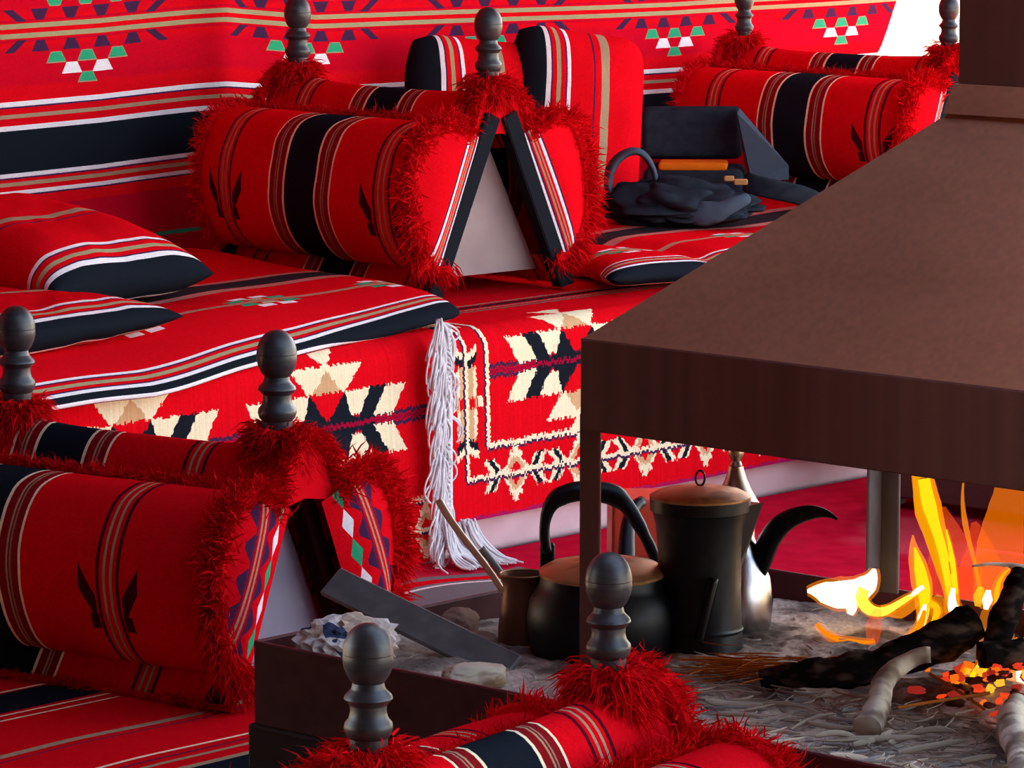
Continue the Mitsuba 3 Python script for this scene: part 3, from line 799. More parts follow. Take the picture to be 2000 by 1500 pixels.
# ------------------------------------------------------------------ fire tray
TX0, TX1, TY0, TY1, TZ0, TZ1 = 3.606, 4.445, 2.10, 3.780, 0.19, 0.30
tag("fire_tray", "raised dark maroon metal tray full of ash that holds the fire", "fire pit")
add("fire_tray__side_panel", plate((TX0, TY0), (TX0, TY1), TZ0, TZ1, 0.008), "tray_metal")
add("fire_tray__side_panel_001", plate((TX0, TY1), (TX1, TY1), TZ0, TZ1, 0.008), "tray_metal")
add("fire_tray__side_panel_002", plate((TX1, TY0), (TX1, TY1), TZ0, TZ1, 0.008), "tray_metal")
add("fire_tray__side_panel_003", plate((TX0, TY0), (TX1, TY0), TZ0, TZ1, 0.008), "tray_metal")
add("fire_tray__bottom", box_mesh(TX0 + 0.004, TX1 - 0.004, TY0, TY1 - 0.004, 0.192, 0.20), "tray_dark")
add("fire_tray__stand", place(rbox((TX1 - TX0 + 0.016, TY1 - TY0 + 0.016, 0.19), 0.004), ((TX0 + TX1) / 2, (TY0 + TY1) / 2, 0.096)), "tray_dark")

def ash_z(x, y):
    p = np.stack([np.asarray(x, float) * 9, np.asarray(y, float) * 9, np.zeros_like(np.asarray(x, float))], -1)
    q = np.stack([np.asarray(x, float) * 60, np.asarray(y, float) * 60, np.zeros_like(np.asarray(x, float))], -1)
    z = 0.248 + 0.022 * meshkit.fbm(p, 3, 4) + 0.008 * meshkit.fbm(q, 3, 5)
    z = z + 0.030 * np.exp(-((x - TX0) / 0.06) ** 2) * np.clip((3.3 - y) / 0.3, 0, 1)
    z = z + 0.022 * np.exp(-(((x - 4.12) / 0.12) ** 2 + ((y - 2.98) / 0.12) ** 2))
    return z
nx, ny = 170, 320
Xg, Yg = np.meshgrid(np.linspace(TX0 + 0.005, TX1 - 0.005, nx), np.linspace(TY0 + 0.005, TY1 - 0.005, ny), indexing="ij")
add("ash_bed", (np.stack([Xg, Yg, ash_z(Xg, Yg)], -1).reshape(-1, 3), grid(nx, ny)), "ash_grey", True)
tag("ash_bed", "grey ash filling the fire tray", "ash", kind="stuff")

# ------------------------------------------------------------------ the smoke hood
HX0, HX1, HY0, HY1, HB, HT = 3.820, 4.430, 2.31, 3.408, 0.590, 0.705
CX0, CX1, CY0, CY1, CZ = 4.022, 4.228, 2.775, 2.981, 1.005
tag("smoke_hood", "big rust-brown metal smoke hood with a chimney over the fire", "fire hood")
def canopy():
    o = np.array([(HX0, HY0, HT), (HX1, HY0, HT), (HX1, HY1, HT), (HX0, HY1, HT)], float)
    i = np.array([(CX0, CY0, CZ), (CX1, CY0, CZ), (CX1, CY1, CZ), (CX0, CY1, CZ)], float)
    v = np.vstack([o, i, o + [0, 0, -0.006], i + [0, 0, -0.006]])
    f = []
    for k in range(4):
        l = (k + 1) % 4
        f += [[k, l, l + 4], [k, l + 4, k + 4], [k + 8, l + 12, l + 8], [k + 8, k + 12, l + 12], [k, l + 8, l], [k, k + 8, l + 8], [k + 4, l + 4, l + 12], [k + 4, l + 12, k + 12]]
    return trimesh.Trimesh(v, f, process=False)
add("smoke_hood__canopy", canopy(), "hood_metal")
cor = [(HX0, HY1), (HX0, HY0), (HX1, HY0), (HX1, HY1)]
for k in range(4):
    add("smoke_hood__skirt_band" + (f"_{k:03d}" if k else ""), plate(cor[k], cor[(k + 1) % 4], HB, HT + 0.001, 0.006), "hood_band_metal")
cm = []
zc = [(CZ + 0.030, 0.0), (2.39, 0.0)]
add("smoke_hood__chimney", place(rbox((CX1 - CX0, CY1 - CY0, 1.40), 0.004), ((CX0 + CX1) / 2, (CY0 + CY1) / 2, 1.71)), "hood_band_metal", 30)
def frustum(z0, g0, z1, g1):
    v = []
    for z, g in ((z0, g0), (z1, g1)):
        v += [(CX0 - g, CY0 - g, z), (CX1 + g, CY0 - g, z), (CX1 + g, CY1 + g, z), (CX0 - g, CY1 + g, z)]
    m = trimesh.Trimesh(v, trimesh.creation.box().convex_hull.faces, process=False)
    return trimesh.convex.convex_hull(np.array(v))
add("smoke_hood__collar", frustum(CZ - 0.006, 0.012, CZ + 0.030, 0.003), "hood_metal")
lg = [(HX0 + 0.012, HY1 - 0.012, 0.245), (HX1 - 0.006, HY1 - 0.02, 0.296), (HX0 + 0.012, HY0 + 0.012, 0.245), (HX1 - 0.006, HY0 + 0.02, 0.296)]
for k, (x, y, z) in enumerate(lg):
    a = place(rbox((0.030, 0.005, HB + 0.02 - z), 0.0015, 1), (x + (0.009 if k in (0, 2) else -0.009), y + (0.014 if k < 2 else -0.014), (HB + 0.02 + z) / 2))
    b = place(rbox((0.005, 0.034, HB + 0.02 - z), 0.0015, 1), (x - (0.008 if k in (0, 2) else -0.008), y, (HB + 0.02 + z) / 2))
    add("smoke_hood__leg" + (f"_{k:03d}" if k else ""), join([a, b]), "hood_band_metal" if k in (0, 2) else "leg_steel")

# ------------------------------------------------------------------ pots on the ash
def lathe_at(prof, at, s=1.0, n=48, cap=True):
    m = lathe(np.array(prof) * s, n, cap); m.apply_translation(at)
    return m
KC = np.array([4.013, 3.541, 0.250])
tag("kettle", "wide soot-black kettle with an arched handle, in the ash behind the hood's leg", "kettle")
add("kettle__body", lathe_at([(0.080, 0.0), (0.094, 0.006), (0.100, 0.03), (0.101, 0.055), (0.097, 0.078), (0.088, 0.093), (0.084, 0.100), (0.083, 0.112), (0.078, 0.113)], KC, n=56), "soot_metal_matt", 35)
lid = lathe_at([(0.0845, 0.0), (0.085, 0.004), (0.075, 0.010), (0.045, 0.016), (0.015, 0.018)], (0, 0, 0), n=56)
add("kettle__lid", place(lid, KC + [0, 0, 0.112], 0, 0.02, -0.03), "worn_brass", 35); tag("kettle__lid", "worn brass-coloured lid")
hp = curve([W(0.048, 5.47, 0.368), W(0.044, 5.47, 0.404), W(0.058, 5.47, 0.440), W(0.097, 5.47, 0.452), W(0.139, 5.47, 0.445), W(0.170, 5.45, 0.411), W(0.191, 5.43, 0.369), W(0.202, 5.41, 0.330), W(0.205, 5.40, 0.308)], 60)
rr = np.interp(np.linspace(0, 1, 60), [0, 0.12, 0.2, 0.25, 0.5, 0.55, 0.7, 1], [0.007, 0.007, 0.010, 0.0135, 0.0145, 0.011, 0.008, 0.007])
add("kettle__handle", tube(hp, rr, 12, jitter=0.12), "soot_metal_matt", True)
lug = join([place(rbox((0.022, 0.010, 0.050), 0.004), W(0.206, 5.395, 0.325), YAW - math.pi / 2, 0, 0.1), lathe_at([(0.004, -0.004), (0.017, -0.003), (0.019, 0.0), (0.017, 0.004), (0.004, 0.006)], (0, 0, 0), n=24)])
lug2 = place(lathe([(0.016, -0.006), (0.019, 0.0), (0.016, 0.006)], 24), W(0.212, 5.385, 0.294), YAW - math.pi / 2, math.pi / 2)
lug2.vertices[:, 2] = 0.294 + (lug2.vertices[:, 2] - 0.294) * 1.15
add("kettle__handle_lug", join([place(rbox((0.022, 0.010, 0.050), 0.004), W(0.207, 5.39, 0.325), YAW - math.pi / 2, 0, 0.1), lug2]), "iron_flat", 35)
add("kettle__handle_lug_001", place(rbox((0.020, 0.010, 0.045), 0.004), W(0.048, 5.475, 0.358), YAW - math.pi / 2), "soot_metal_matt", 35)
sp = curve([W(0.150, 5.535, 0.300), W(0.158, 5.60, 0.325), W(0.160, 5.63, 0.365), W(0.168, 5.66, 0.392), W(0.182, 5.68, 0.402)], 24)
add("kettle__spout", tube(sp, np.linspace(0.016, 0.008, 24), 12), "soot_metal_matt", True)

PC = np.array([4.098, 3.446, 0.250])
tag("coffee_pot", "tall soot-black cylindrical coffee pot with a flat brass lid", "coffee pot")
add("coffee_pot__body", lathe_at([(0.058, 0.0), (0.060, 0.004), (0.0565, 0.036), (0.0585, 0.040), (0.0565, 0.044), (0.0545, 0.09), (0.0555, 0.14), (0.0585, 0.178), (0.0630, 0.196), (0.0660, 0.198), (0.0665, 0.214), (0.062, 0.216)], PC, n=56), "soot_metal", 30)
add("coffee_pot__lid", lathe_at([(0.0665, 0.0), (0.067, 0.003), (0.055, 0.009), (0.03, 0.014), (0.008, 0.016)], PC + [0, 0, 0.214], n=56), "worn_brass", 35); tag("coffee_pot__lid", "worn brass-coloured flat lid")
th = np.linspace(0, 2 * math.pi, 24)
ringp = np.stack([PC[0] + RGT[0] * 0.006 * np.cos(th), PC[1] + RGT[1] * 0.006 * np.cos(th), PC[2] + 0.240 + 0.010 * np.sin(th)], 1)
add("coffee_pot__lid__ring", tube(ringp, 0.0014, 6), "soot_metal_matt", True)
# the pouring lip: a folded wedge on the right of the rim
pr = PC + RGT * 0.058
lip = np.array([PC + RGT * 0.050 + FWD * 0.03 + [0, 0, 0.205], PC + RGT * 0.050 - FWD * 0.03 + [0, 0, 0.205], PC + RGT * 0.083 + [0, 0, 0.207], PC + RGT * 0.050 + FWD * 0.012 + [0, 0, 0.12], PC + RGT * 0.050 - FWD * 0.012 + [0, 0, 0.12], PC + RGT * 0.057 + [0, 0, 0.125]])
add("coffee_pot__pouring_lip", trimesh.convex.convex_hull(lip), "soot_metal_matt")
add("coffee_pot__side_rod", tube(curve([PC - FWD * 0.064 + RGT * 0.016 + [0, 0, 0.118], PC - FWD * 0.070 + RGT * 0.006 + [0, 0, 0.080], PC - FWD * 0.066 - RGT * 0.004 + [0, 0, 0.035]], 14), 0.006, 8), "soot_metal_matt", True)

DC = np.array([4.225, 3.490, 0.250])
tag("dallah", "polished steel coffee pot with a crescent spout and pointed lid, behind the black coffee pot", "coffee pot")
add("dallah__body", lathe_at([(0.040, 0.0), (0.044, 0.004), (0.049, 0.025), (0.0515, 0.055), (0.047, 0.085), (0.034, 0.115), (0.0255, 0.140), (0.0265, 0.160), (0.0315, 0.176), (0.034, 0.180), (0.031, 0.182)], DC, n=56), "steel_polished", 40)
add("dallah__lid", lathe_at([(0.034, 0.0), (0.0335, 0.004), (0.029, 0.010), (0.021, 0.024), (0.014, 0.040), (0.0105, 0.052), (0.010, 0.056)], DC + [0, 0, 0.180], n=48), "steel_warm", 40)
add("dallah__lid__finial", lathe_at([(0.007, 0.0), (0.0085, 0.004), (0.006, 0.009), (0.0095, 0.016), (0.0110, 0.022), (0.0095, 0.028), (0.0045, 0.034), (0.0035, 0.037), (0.0048, 0.040), (0.0042, 0.043), (0.001, 0.046)], DC + [0, 0, 0.234], n=32), "steel_warm", 40)
cs_ = [W(0.318, 5.47, 0.325), W(0.336, 5.455, 0.362), W(0.352, 5.445, 0.400), W(0.378, 5.43, 0.424), W(0.408, 5.42, 0.432), W(0.434, 5.41, 0.424)]
cp = curve(cs_, 40)
add("dallah__spout", tube(cp, np.interp(np.linspace(0, 1, 40), [0, 0.25, 0.5, 0.8, 1], [0.014, 0.017, 0.016, 0.010, 0.0015]), 14, 0.55), "soot_metal_matt", True)
tag("dallah__spout", "dark crescent-shaped spout")
add("dallah__handle", tube(curve([W(0.262, 5.58, 0.41), W(0.235, 5.60, 0.40), W(0.228, 5.61, 0.35), W(0.250, 5.58, 0.30)], 24), 0.006, 8), "steel_polished", True)

BC = np.array([3.976, 3.651, 0.250])
tag("brass_pot", "small dark brass pot left of the kettle with its rim catching light", "pot")
add("brass_pot__body", lathe_at([(0.030, 0.0), (0.033, 0.004), (0.033, 0.03), (0.0285, 0.07), (0.0265, 0.088), (0.030, 0.1005), (0.031, 0.102), (0.0295, 0.102), (0.025, 0.088), (0.026, 0.07), (0.029, 0.03), (0.028, 0.010)], BC, n=40, cap=True), "copper_dull", 35)
add("brass_pot__rim", place(trimesh.creation.torus(0.0305, 0.0016, 40, 8), BC + [0, 0, 0.1025]), "worn_brass", True)
cpth = curve([W(-0.100, 5.52, 0.432), W(-0.055, 5.51, 0.367), W(-0.006, 5.50, 0.296), W(0.004, 5.50, 0.270)], 24)
add("copper_ladle", tube(cpth, np.linspace(0.0055, 0.0042, 24), 10, 0.5), "copper_bright", True); tag("copper_ladle", "long bright copper ladle handle standing in the small brass pot", "ladle")
ip = curve([W(-0.042, 5.53, 0.363), W(-0.016, 5.525, 0.330), W(0.010, 5.52, 0.288)], 20)
add("iron_rod", tube(ip, 0.0052, 10, jitter=0.05), "iron_flat", True); tag("iron_rod", "dark rod standing in the small brass pot beside the copper ladle", "rod")

b0, b1 = W(-0.242, 5.40, 0.342), np.array([3.826, 3.532, 0.262])
bx = (b1 - b0) / np.linalg.norm(b1 - b0)
bar = rbox((np.linalg.norm(b1 - b0), 0.046, 0.009), 0.002, 1)
e2 = np.cross([0, 0, 1.0], bx); e2 /= np.linalg.norm(e2)
e2 = e2 * math.cos(0.75) + np.cross(bx, e2) * math.sin(0.75)
bar.vertices = bar.vertices @ np.stack([bx, e2, np.cross(bx, e2)], 0) + (b0 + b1) / 2
add("iron_bar", bar, "iron_flat"); tag("iron_bar", "flat grey iron bar leaning over the tray's left rim into the ash", "bar")

tag("tin_box", "orange-red tin box standing behind the coffee pots", "box")
bxc = W(0.222, 5.86, 0)
add("tin_box__body", place(rbox((0.158, 0.10, 0.215), 0.004), (bxc[0], bxc[1], 0.1455 - 0.03), YAW - math.pi / 2 + 0.05), "red_tin", 30)
scene["tin_box__body"]["to_world"] = T().translate([0, 0, 0.0])
add("tin_box__lid", place(rbox((0.163, 0.105, 0.165), 0.005), (bxc[0], bxc[1], 0.300), YAW - math.pi / 2 + 0.05), "red_tin", 30)

# ------------------------------------------------------------------ stones, paper, wood
def lump(size, seed, rough=0.35, sub=4):
    m = trimesh.creation.icosphere(sub)
    v = m.vertices
    d = 1 + rough * (meshkit.fbm(v * 1.7 + seed, 4, seed) - 0.5) * 2
    v = v * d[:, None]
    v = np.sign(v) * np.abs(v) ** 0.8
    m.vertices = v * np.array(size) / 2
    return m
add("stone", place(lump((0.085, 0.05, 0.035), 3), (3.729, 3.509, 0.272), YAW - math.pi / 2 + 0.2), "stone_pale", True); tag("stone", "pale stone in the ash by the tray's near rim", "stone")
add("stone_001", place(lump((0.075, 0.05, 0.045), 9, 0.3), (3.945, 3.740, 0.275), 0.4), "stone_brown", True); tag("stone_001", "brown stone in the ash under the iron bar near the far left rim", "stone")
add("stone_002", place(lump((0.06, 0.05, 0.03), 12, 0.3), (3.90, 3.66, 0.268), 0.9), "stone_brown", True); tag("stone_002", "small brown stone in the ash left of the brass pot", "stone")
m = trimesh.creation.icosphere(3)
prg = np.random.default_rng(3)
m.vertices = m.vertices * (1 + prg.normal(0, 0.065, (len(m.vertices), 1))) * np.array([0.064, 0.042, 0.036])
add("crumpled_paper", place(m, (3.685, 3.690, 0.298), YAW - math.pi / 2 + 0.1), "news_paper", False); tag("crumpled_paper", "crumpled sheet of printed paper in the tray's left corner", "paper")

def branch(key, pts, radii, mat, label, cat, jit=0.25, seed=1, n=50, sides=14):
    p = curve(pts, n)
    p = p + (meshkit.noise(p * 30, seed)[:, None] - 0.5) * 0.006
    add(key, tube(p, np.interp(np.linspace(0, 1, n), np.linspace(0, 1, len(radii)), radii), sides, jitter=jit, seed=seed), mat, True)
    tag(key, label, cat)
branch("charred_log", [(3.954, 3.222, 0.275), (3.990, 3.160, 0.285), (4.045, 3.105, 0.298), (4.105, 3.060, 0.322), (4.150, 3.035, 0.345)], [0.012, 0.019, 0.021, 0.025, 0.027], "charred", "long charred log lying left of the flames", "log", 0.35, 3)
branch("charred_log_001", [(4.21, 3.008, 0.40), (4.165, 2.998, 0.36), (4.150, 3.004, 0.32), (4.14, 3.01, 0.275)], [0.016, 0.018, 0.018, 0.014], "charred", "black charred stick standing upright in the fire at the right edge", "log", 0.4, 4)
branch("charred_log_002", [(4.26, 2.90, 0.30), (4.17, 2.945, 0.315), (4.10, 2.99, 0.318)], [0.02, 0.022, 0.016], "charred", "charred log end lying behind the glowing embers", "log", 0.35, 5)
branch("driftwood_branch", [(4.001, 2.992, 0.330), (3.973, 3.013, 0.325), (3.928, 3.004, 0.313), (3.855, 2.962, 0.297), (3.802, 2.934, 0.280)], [0.010, 0.013, 0.014, 0.016, 0.017], "driftwood", "bent pale grey branch in front of the charred log", "branch", 0.22, 6)
branch("bark_branch", [(4.004, 2.862, 0.29), (3.933, 2.82, 0.288), (3.828, 2.738, 0.290), (3.70, 2.64, 0.292)], [0.014, 0.020, 0.015, 0.015], "bark_white", "whitish branch at the lower right edge of the fire", "branch", 0.2, 7)
branch("ash_stick", [W(0.608, 5.35, 0.372), W(0.643, 5.35, 0.371), W(0.690, 5.35, 0.367)], [0.0015, 0.003, 0.006], "bark_white", "thin white ash-covered stick poking out over the flames", "stick", 0.1, 8)
branch("pale_twig", [(3.967, 3.218, 0.276), (3.975, 3.19, 0.274), (3.985, 3.165, 0.272)], [0.004, 0.006, 0.005], "straw_pale", "short pale stick in front of the charred log's left end", "stick", 0.15, 9)

def chips(n, rg, xy, lmin, lmax, wid, zoff, ang=None):
    ms = []
    for k in range(n):
        x, y = xy(k)
        L = rg.uniform(lmin, lmax); a = rg.uniform(0, math.pi) if ang is None else rg.normal(*ang)
        t = np.linspace(-0.5, 0.5, 5)
        bend = rg.normal(0, 0.12) * L
        pts = np.stack([x + math.cos(a) * L * t - math.sin(a) * bend * (1 - 4 * t ** 2), y + math.sin(a) * L * t + math.cos(a) * bend * (1 - 4 * t ** 2), np.zeros(5)], 1)
        pts[:, :2] = np.clip(pts[:, :2], [TX0 + 0.008, TY0 + 0.01], [TX1 - 0.008, TY1 - 0.01])
        pts[:, 2] = ash_z(pts[:, 0], pts[:, 1]).max() + zoff * rg.random() + rg.normal(0, 0.003) * t
        ms.append(tube(pts, wid * rg.uniform(0.5, 1.3) * np.array([0.6, 1, 1, 0.9, 0.5]), 5, 0.6))
    return ms
rg = np.random.default_rng(5)
front = lambda k: (rg.uniform(3.62, 3.98), rg.uniform(2.55, 3.28))
anyw = lambda k: (rg.uniform(3.62, 4.42), rg.uniform(2.4, 3.75))
add("straw_litter", join(chips(420, rg, front, 0.015, 0.07, 0.0013, 0.010) + chips(160, rg, anyw, 0.01, 0.04, 0.0010, 0.004)), "straw_pale", True); tag("straw_litter", "pale straw and splinters strewn over the ash", "straw", kind="stuff")
add("bark_litter", join(chips(320, rg, front, 0.012, 0.05, 0.0016, 0.008) + chips(200, rg, anyw, 0.01, 0.03, 0.0016, 0.004)), "straw_grey", True); tag("bark_litter", "grey bark shreds strewn over the ash", "bark", kind="stuff")
tuft = chips(90, rg, lambda k: (3.985 + rg.normal(0, 0.018), 3.290 + rg.normal(0, 0.028)), 0.04, 0.09, 0.0010, 0.022, (-0.75, 0.35)) + chips(50, rg, lambda k: (4.06 + rg.normal(0, 0.02), 3.20 + rg.normal(0, 0.05)), 0.04, 0.10, 0.0009, 0.02, (-0.9, 0.4))
add("straw_tuft", join(tuft), "straw_orange", True); tag("straw_tuft", "tuft of orange-brown dry needles in front of the coffee pots", "straw", kind="stuff")
for k in range(22):
    key = numbered("wood_splinter")
    x, y = rg.uniform(3.64, 3.90), rg.uniform(2.72, 3.16)
    a = rg.normal(-0.6, 0.5); L = rg.uniform(0.05, 0.11)
    p = np.array([[x - math.cos(a) * L / 2, y - math.sin(a) * L / 2, 0], [x, y, 0.0], [x + math.cos(a) * L / 2, y + math.sin(a) * L / 2, 0]])
    p[:, :2] = np.clip(p[:, :2], [TX0 + 0.01, TY0], [TX1, TY1])
    p[:, 2] = ash_z(p[:, 0], p[:, 1]) + 0.007 + rg.uniform(0, 0.006)
    p[1] += rg.normal(0, 0.003, 3)
    add(key, tube(curve(p, 10), np.array([0.6, 0.9, 1, 1, 1, 1, 1, 0.9, 0.7, 0.4]) * rg.uniform(0.0025, 0.0048), 6, 0.5), "straw_pale", True)
    tag(key, "loose pale wood splinter in the ash at the front of the fire tray", "splinter", "wood splinters in front of the fire")
for key, p, mat, lab in (("crossed_needle", [(4.014, 3.003, 0.305), (3.97, 2.93, 0.303), (3.925, 2.855, 0.298)], "straw_orange", "long brown needle crossing others in front of the embers"),
                         ("crossed_needle_001", [(3.95, 2.865, 0.312), (3.905, 2.905, 0.304), (3.86, 2.935, 0.298)], "straw_orange", "shorter brown needle crossing the long needle in front of the embers")):
    add(key, tube(curve(p, 12), 0.0022, 6), mat, True); tag(key, lab, "needle")

# ------------------------------------------------------------------ embers and flames
def glow(c, k):
    return {"type": "area", "radiance": rgb([k * x for x in c])}
FIRE = 2.0 ** -exposure
emb = [(4.101, 3.041, 0.283), (4.120, 3.010, 0.290), (4.087, 2.967, 0.292), (4.061, 2.909, 0.288), (4.010, 2.880, 0.284), (4.100, 2.990, 0.297), (4.123, 2.947, 0.306), (4.075, 2.945, 0.300), (4.055, 2.960, 0.285), (4.03, 2.90, 0.29), (4.085, 3.01, 0.29), (4.02, 2.925, 0.28), (4.06, 2.99, 0.283), (4.10, 2.92, 0.30)]
nf = [0]
erg = np.random.default_rng(17)
for k in range(64):
    p = np.array(emb[k % len(emb)]) + (erg.normal(0, 0.016, 3) * [1, 1, 0.35] if k >= len(emb) else 0)
    m = place(lump((erg.uniform(0.008, 0.024), erg.uniform(0.006, 0.014), erg.uniform(0.005, 0.012)), 100 + k, 0.9, 2), p, erg.uniform(0, 3), erg.uniform(-0.4, 0.4))
    c = [(0.95, 0.06, 0.010), (0.55, 0.03, 0.012), (1.0, 0.16, 0.008), None, (0.30, 0.015, 0.010), (1.1, 0.55, 0.03), (0.75, 0.04, 0.012), None, None][k % 9]
    add("fire__ember" + (f"_{k:03d}" if k else ""), m, "ember_dark", True, **({"emitter": glow(c, FIRE)} if c else {}))

scene["flame_body"] = {"type": "diffuse", "reflectance": rgb((0.0, 0.0, 0.0))}
scene["flame_veil"] = {"type": "blendbsdf", "weight": 0.86, "bsdf_0": {"type": "diffuse", "reflectance": rgb((0.0, 0.0, 0.0))}, "bsdf_1": {"type": "null"}}
HOT, YEL, ORG, DEEP = (2.6, 2.3, 1.3), (1.25, 0.82, 0.01), (1.0, 0.25, 0.001), (0.42, 0.035, 0.0)
ORG_V = (0.45, 0.10, 0.0)
tag("fire", "orange and yellow flames burning at the right end of the charred log", "fire")
nf = [0]
def flame(pts, radii, colour, power, flat=0.6, veil=False, n=36):
    k = nf[0]; nf[0] += 1
    p = curve([W(*q) for q in pts], n)
    m = tube(p, np.interp(np.linspace(0, 1, n), np.linspace(0, 1, len(radii)), radii), 12, flat, up=RGT, jitter=0.10, seed=k)
    add("fire__flame" + (f"_{k:03d}" if k else ""), m, "flame_veil" if veil else "flame_body", True, emitter=glow(colour, FIRE * power))
def tongue(pts, radii, colour, halo=ORG_V, grow=0.006):
    flame(pts, radii, colour, 1.0)
    if halo is not None:
        flame(pts, [x + grow for x in radii], halo, 1.0, veil=True)
# the tall flame: an orange sheath and two yellow strands
flame([(0.594, 5.43, 0.295), (0.586, 5.43, 0.335), (0.570, 5.43, 0.391), (0.556, 5.43, 0.440), (0.548, 5.43, 0.482)], [0.008, 0.012, 0.015, 0.019, 0.014], ORG, 1.0, veil=True)
flame([(0.591, 5.425, 0.300), (0.580, 5.425, 0.345), (0.566, 5.425, 0.391), (0.553, 5.425, 0.440), (0.545, 5.425, 0.482)], [0.004, 0.007, 0.011, 0.014, 0.010], (1.0, 0.38, 0.001), 0.9)
tongue([(0.600, 5.405, 0.290), (0.588, 5.405, 0.318), (0.583, 5.405, 0.345), (0.569, 5.405, 0.400), (0.554, 5.405, 0.450), (0.548, 5.405, 0.480)], [0.002, 0.006, 0.0065, 0.006, 0.009, 0.008], YEL, grow=0.003)
tongue([(0.592, 5.40, 0.325), (0.587, 5.40, 0.370), (0.578, 5.40, 0.412)], [0.003, 0.0035, 0.001], YEL, grow=0.002)
tongue([(0.606, 5.39, 0.286), (0.593, 5.39, 0.298), (0.588, 5.39, 0.335)], [0.001, 0.007, 0.003], HOT)
# the white-hot tongue blown to the left
tongue([(0.398, 5.46, 0.317), (0.416, 5.46, 0.316), (0.442, 5.46, 0.312), (0.468, 5.46, 0.318), (0.483, 5.46, 0.332), (0.488, 5.46, 0.348)], [0.002, 0.014, 0.019, 0.018, 0.014, 0.002], HOT, grow=0.005)
tongue([(0.456, 5.455, 0.305), (0.458, 5.455, 0.295), (0.456, 5.455, 0.286)], [0.009, 0.008, 0.004], HOT, grow=0.003)
tongue([(0.474, 5.45, 0.322), (0.475, 5.45, 0.300), (0.492, 5.45, 0.290), (0.512, 5.45, 0.296), (0.531, 5.45, 0.308), (0.548, 5.45, 0.317)], [0.007, 0.008, 0.007, 0.005, 0.004, 0.002], (1.5, 1.1, 0.1), grow=0.003)
flame([(0.497, 5.46, 0.292), (0.525, 5.46, 0.292), (0.548, 5.46, 0.304)], [0.006, 0.013, 0.006], ORG, 0.7, veil=True)
tongue([(0.536, 5.445, 0.313), (0.546, 5.445, 0.321), (0.554, 5.445, 0.326)], [0.001, 0.0035, 0.003], HOT, grow=0.002)
# middle flame
flame([(0.551, 5.47, 0.258), (0.556, 5.47, 0.290), (0.552, 5.47, 0.335), (0.545, 5.47, 0.362), (0.541, 5.47, 0.392)], [0.005, 0.010, 0.015, 0.011, 0.001], ORG, 0.8, veil=True)
tongue([(0.551, 5.455, 0.262), (0.557, 5.455, 0.295), (0.552, 5.455, 0.335), (0.546, 5.455, 0.362), (0.542, 5.455, 0.378)], [0.003, 0.006, 0.009, 0.007, 0.001], YEL, grow=0.003)
tongue([(0.550, 5.44, 0.262), (0.551, 5.44, 0.282), (0.556, 5.44, 0.303)], [0.003, 0.006, 0.002], HOT, grow=0.002)
tongue([(0.562, 5.45, 0.303), (0.573, 5.45, 0.291), (0.567, 5.45, 0.272), (0.571, 5.45, 0.258)], [0.004, 0.005, 0.003, 0.001], (1.1, 0.55, 0.005), grow=0.003)
flame([(0.585, 5.46, 0.270), (0.580, 5.46, 0.290), (0.570, 5.46, 0.310)], [0.010, 0.016, 0.006], ORG, 0.5, veil=True)
# low flames licking the log
tongue([(0.512, 5.38, 0.253), (0.530, 5.38, 0.266), (0.546, 5.40, 0.284), (0.552, 5.41, 0.300)], [0.004, 0.008, 0.007, 0.003], ORG, grow=0.004)
tongue([(0.518, 5.365, 0.258), (0.528, 5.365, 0.268), (0.535, 5.37, 0.277)], [0.001, 0.0035, 0.001], YEL, None)
tongue([(0.405, 5.37, 0.290), (0.422, 5.36, 0.276), (0.448, 5.35, 0.270), (0.480, 5.35, 0.270)], [0.002, 0.0035, 0.004, 0.001], (0.9, 0.18, 0.002), grow=0.004)
flame([(0.478, 5.36, 0.262), (0.482, 5.38, 0.285), (0.488, 5.40, 0.302)], [0.006, 0.012, 0.006], DEEP, 0.8, veil=True)
# right side
tongue([(0.650, 5.29, 0.270), (0.646, 5.29, 0.305), (0.636, 5.29, 0.330), (0.634, 5.29, 0.350), (0.650, 5.29, 0.380)], [0.002, 0.004, 0.004, 0.003, 0.001], (1.1, 0.50, 0.005), grow=0.004)
tongue([(0.628, 5.36, 0.312), (0.630, 5.36, 0.326), (0.631, 5.36, 0.338)], [0.003, 0.007, 0.003], HOT, grow=0.005)
flame([(0.618, 5.37, 0.314), (0.620, 5.37, 0.326), (0.622, 5.37, 0.340)], [0.004, 0.008, 0.004], (1.0, 0.5, 0.005), 0.8, veil=True)
tongue([(0.650, 5.05, 0.260), (0.645, 5.05, 0.285), (0.642, 5.05, 0.312), (0.650, 5.05, 0.338)], [0.006, 0.013, 0.010, 0.002], HOT, grow=0.006)
flame([(0.634, 5.06, 0.250), (0.628, 5.06, 0.280), (0.626, 5.06, 0.308), (0.634, 5.06, 0.335)], [0.006, 0.010, 0.009, 0.003], ORG, 0.8, veil=True)
flame([(0.612, 5.28, 0.262), (0.618, 5.29, 0.300), (0.622, 5.30, 0.322)], [0.005, 0.011, 0.006], ORG, 0.4, veil=True)
for q in ((0.560, 5.05, 0.284), (0.590, 5.05, 0.296), (0.577, 5.05, 0.290), (0.592, 5.06, 0.272)):
    tongue([(q[0] - 0.010, q[1], q[2] - 0.014), q, (q[0] + 0.008, q[1], q[2] + 0.018)], [0.001, 0.0035, 0.001], YEL if q[0] > 0.57 else ORG, grow=0.003)
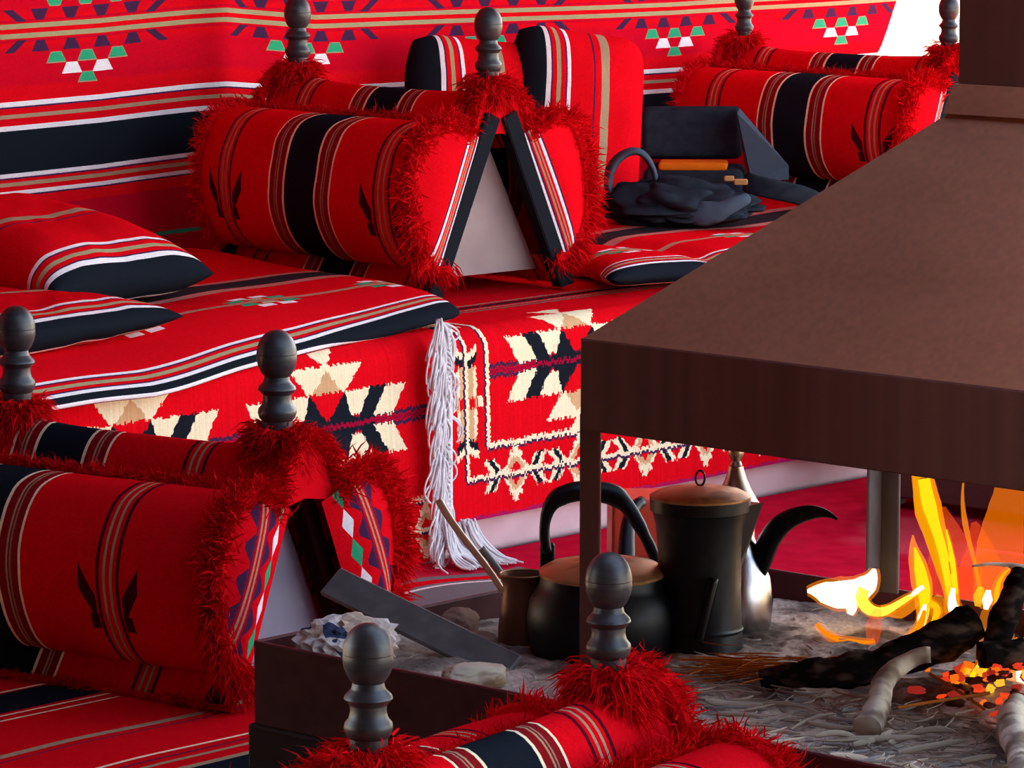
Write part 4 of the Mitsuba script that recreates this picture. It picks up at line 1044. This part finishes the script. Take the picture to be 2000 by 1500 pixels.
# thin veils of flame behind
flame([(0.636, 5.48, 0.290), (0.622, 5.48, 0.366), (0.612, 5.48, 0.408), (0.610, 5.48, 0.470)], [0.003, 0.0025, 0.004, 0.001], ORG, 0.7, veil=True)
flame([(0.610, 5.56, 0.275), (0.606, 5.56, 0.330), (0.596, 5.56, 0.380), (0.590, 5.56, 0.415)], [0.035, 0.040, 0.026, 0.004], DEEP, 1.0, 0.35, True)
flame([(0.640, 5.57, 0.265), (0.644, 5.57, 0.320), (0.640, 5.57, 0.370), (0.634, 5.57, 0.392)], [0.040, 0.040, 0.022, 0.004], DEEP, 1.0, 0.35, True)
flame([(0.665, 5.56, 0.270), (0.668, 5.56, 0.330), (0.674, 5.56, 0.390), (0.684, 5.56, 0.440), (0.690, 5.56, 0.470)], [0.030, 0.036, 0.032, 0.024, 0.018], (0.55, 0.10, 0.0), 1.0, 0.35, True)

# ------------------------------------------------------------------ bags on the right mattress
tag("camera_bag", "open black shoulder bag with an orange lining, behind the crumpled black jacket", "bag")
cb = np.array([6.93, 5.70, 0.49])
A = YAW - math.pi / 2
add("camera_bag__body", place(rbox((0.22, 0.16, 0.085), 0.02, 3), W(0.40, 8.98, 0.536) * [1, 1, 1], A - 0.1), "bag_cloth", True)
add("camera_bag__lid", place(rbox((0.225, 0.05, 0.115), 0.018, 3), W(0.395, 9.05, 0.645), A, -0.22), "bag_cloth", True)
add("camera_bag__lid__gusset", trimesh.convex.convex_hull(np.array([W(0.50, 9.03, 0.700), W(0.49, 8.95, 0.695), W(0.505, 8.93, 0.59), W(0.60, 8.90, 0.585), W(0.585, 8.96, 0.60), W(0.60, 8.90, 0.555), W(0.52, 8.90, 0.55)])), "bag_cloth_light")
add("camera_bag__lining", place(rbox((0.150, 0.09, 0.018), 0.006, 2), W(0.395, 8.95, 0.582), A - 0.08), "bag_orange", True); tag("camera_bag__lining", "orange lining")
add("camera_bag__strap", tube(curve([W(0.50, 8.80, 0.56), W(0.56, 8.78, 0.545), W(0.62, 8.80, 0.53), W(0.68, 8.86, 0.50), W(0.73, 8.9, 0.495)], 30), 0.022, 10, 0.25, up=(0, 0, 1)), "bag_cloth", True)
add("camera_bag__buckle", place(rbox((0.030, 0.012, 0.012), 0.003), W(0.487, 8.74, 0.565), A, 0.2), "bag_tan")
add("camera_bag__buckle_001", place(rbox((0.022, 0.012, 0.012), 0.003), W(0.462, 8.74, 0.572), A, -0.2), "bag_tan")

m = trimesh.creation.icosphere(5); v = m.vertices.copy()
fold = (np.abs(meshkit.fbm(v * [1.6, 1.4, 2.0] + 9, 2, 12) - 0.5) * 2)
v = v * (0.82 + 0.5 * fold)[:, None]
v[:, 2] = np.where(v[:, 2] < 0, v[:, 2] * 0.55, v[:, 2])
taper = 1.0 - 0.32 * np.clip(v[:, 0], -1, 1)
v[:, 2] *= taper
m.vertices = v * np.array([0.172, 0.13, 0.072])
tag("black_jacket", "crumpled black jacket lying on the right mattress in front of the open bag", "jacket")
jc = W(0.360, 8.60, 0.522)
add("black_jacket__cloth", place(m, jc, A), "bag_cloth", True)
loop = curve([W(0.215, 8.60, 0.540), W(0.202, 8.60, 0.585), W(0.228, 8.60, 0.632), W(0.262, 8.60, 0.642), W(0.292, 8.60, 0.612), W(0.304, 8.60, 0.560)], 40)
add("black_jacket__sleeve", tube(loop, np.interp(np.linspace(0, 1, 40), [0, 0.3, 0.6, 1], [0.026, 0.036, 0.026, 0.018]), 12, 0.30, up=FWD, jitter=0.15), "bag_cloth_light", True)
add("black_jacket__fold", tube(curve([W(0.33, 8.52, 0.53), W(0.40, 8.50, 0.522), W(0.455, 8.50, 0.537), W(0.49, 8.52, 0.552)], 30), np.interp(np.linspace(0, 1, 30), [0, 0.4, 1], [0.008, 0.026, 0.012]), 12, 0.7, jitter=0.3), "bag_cloth_light", True)
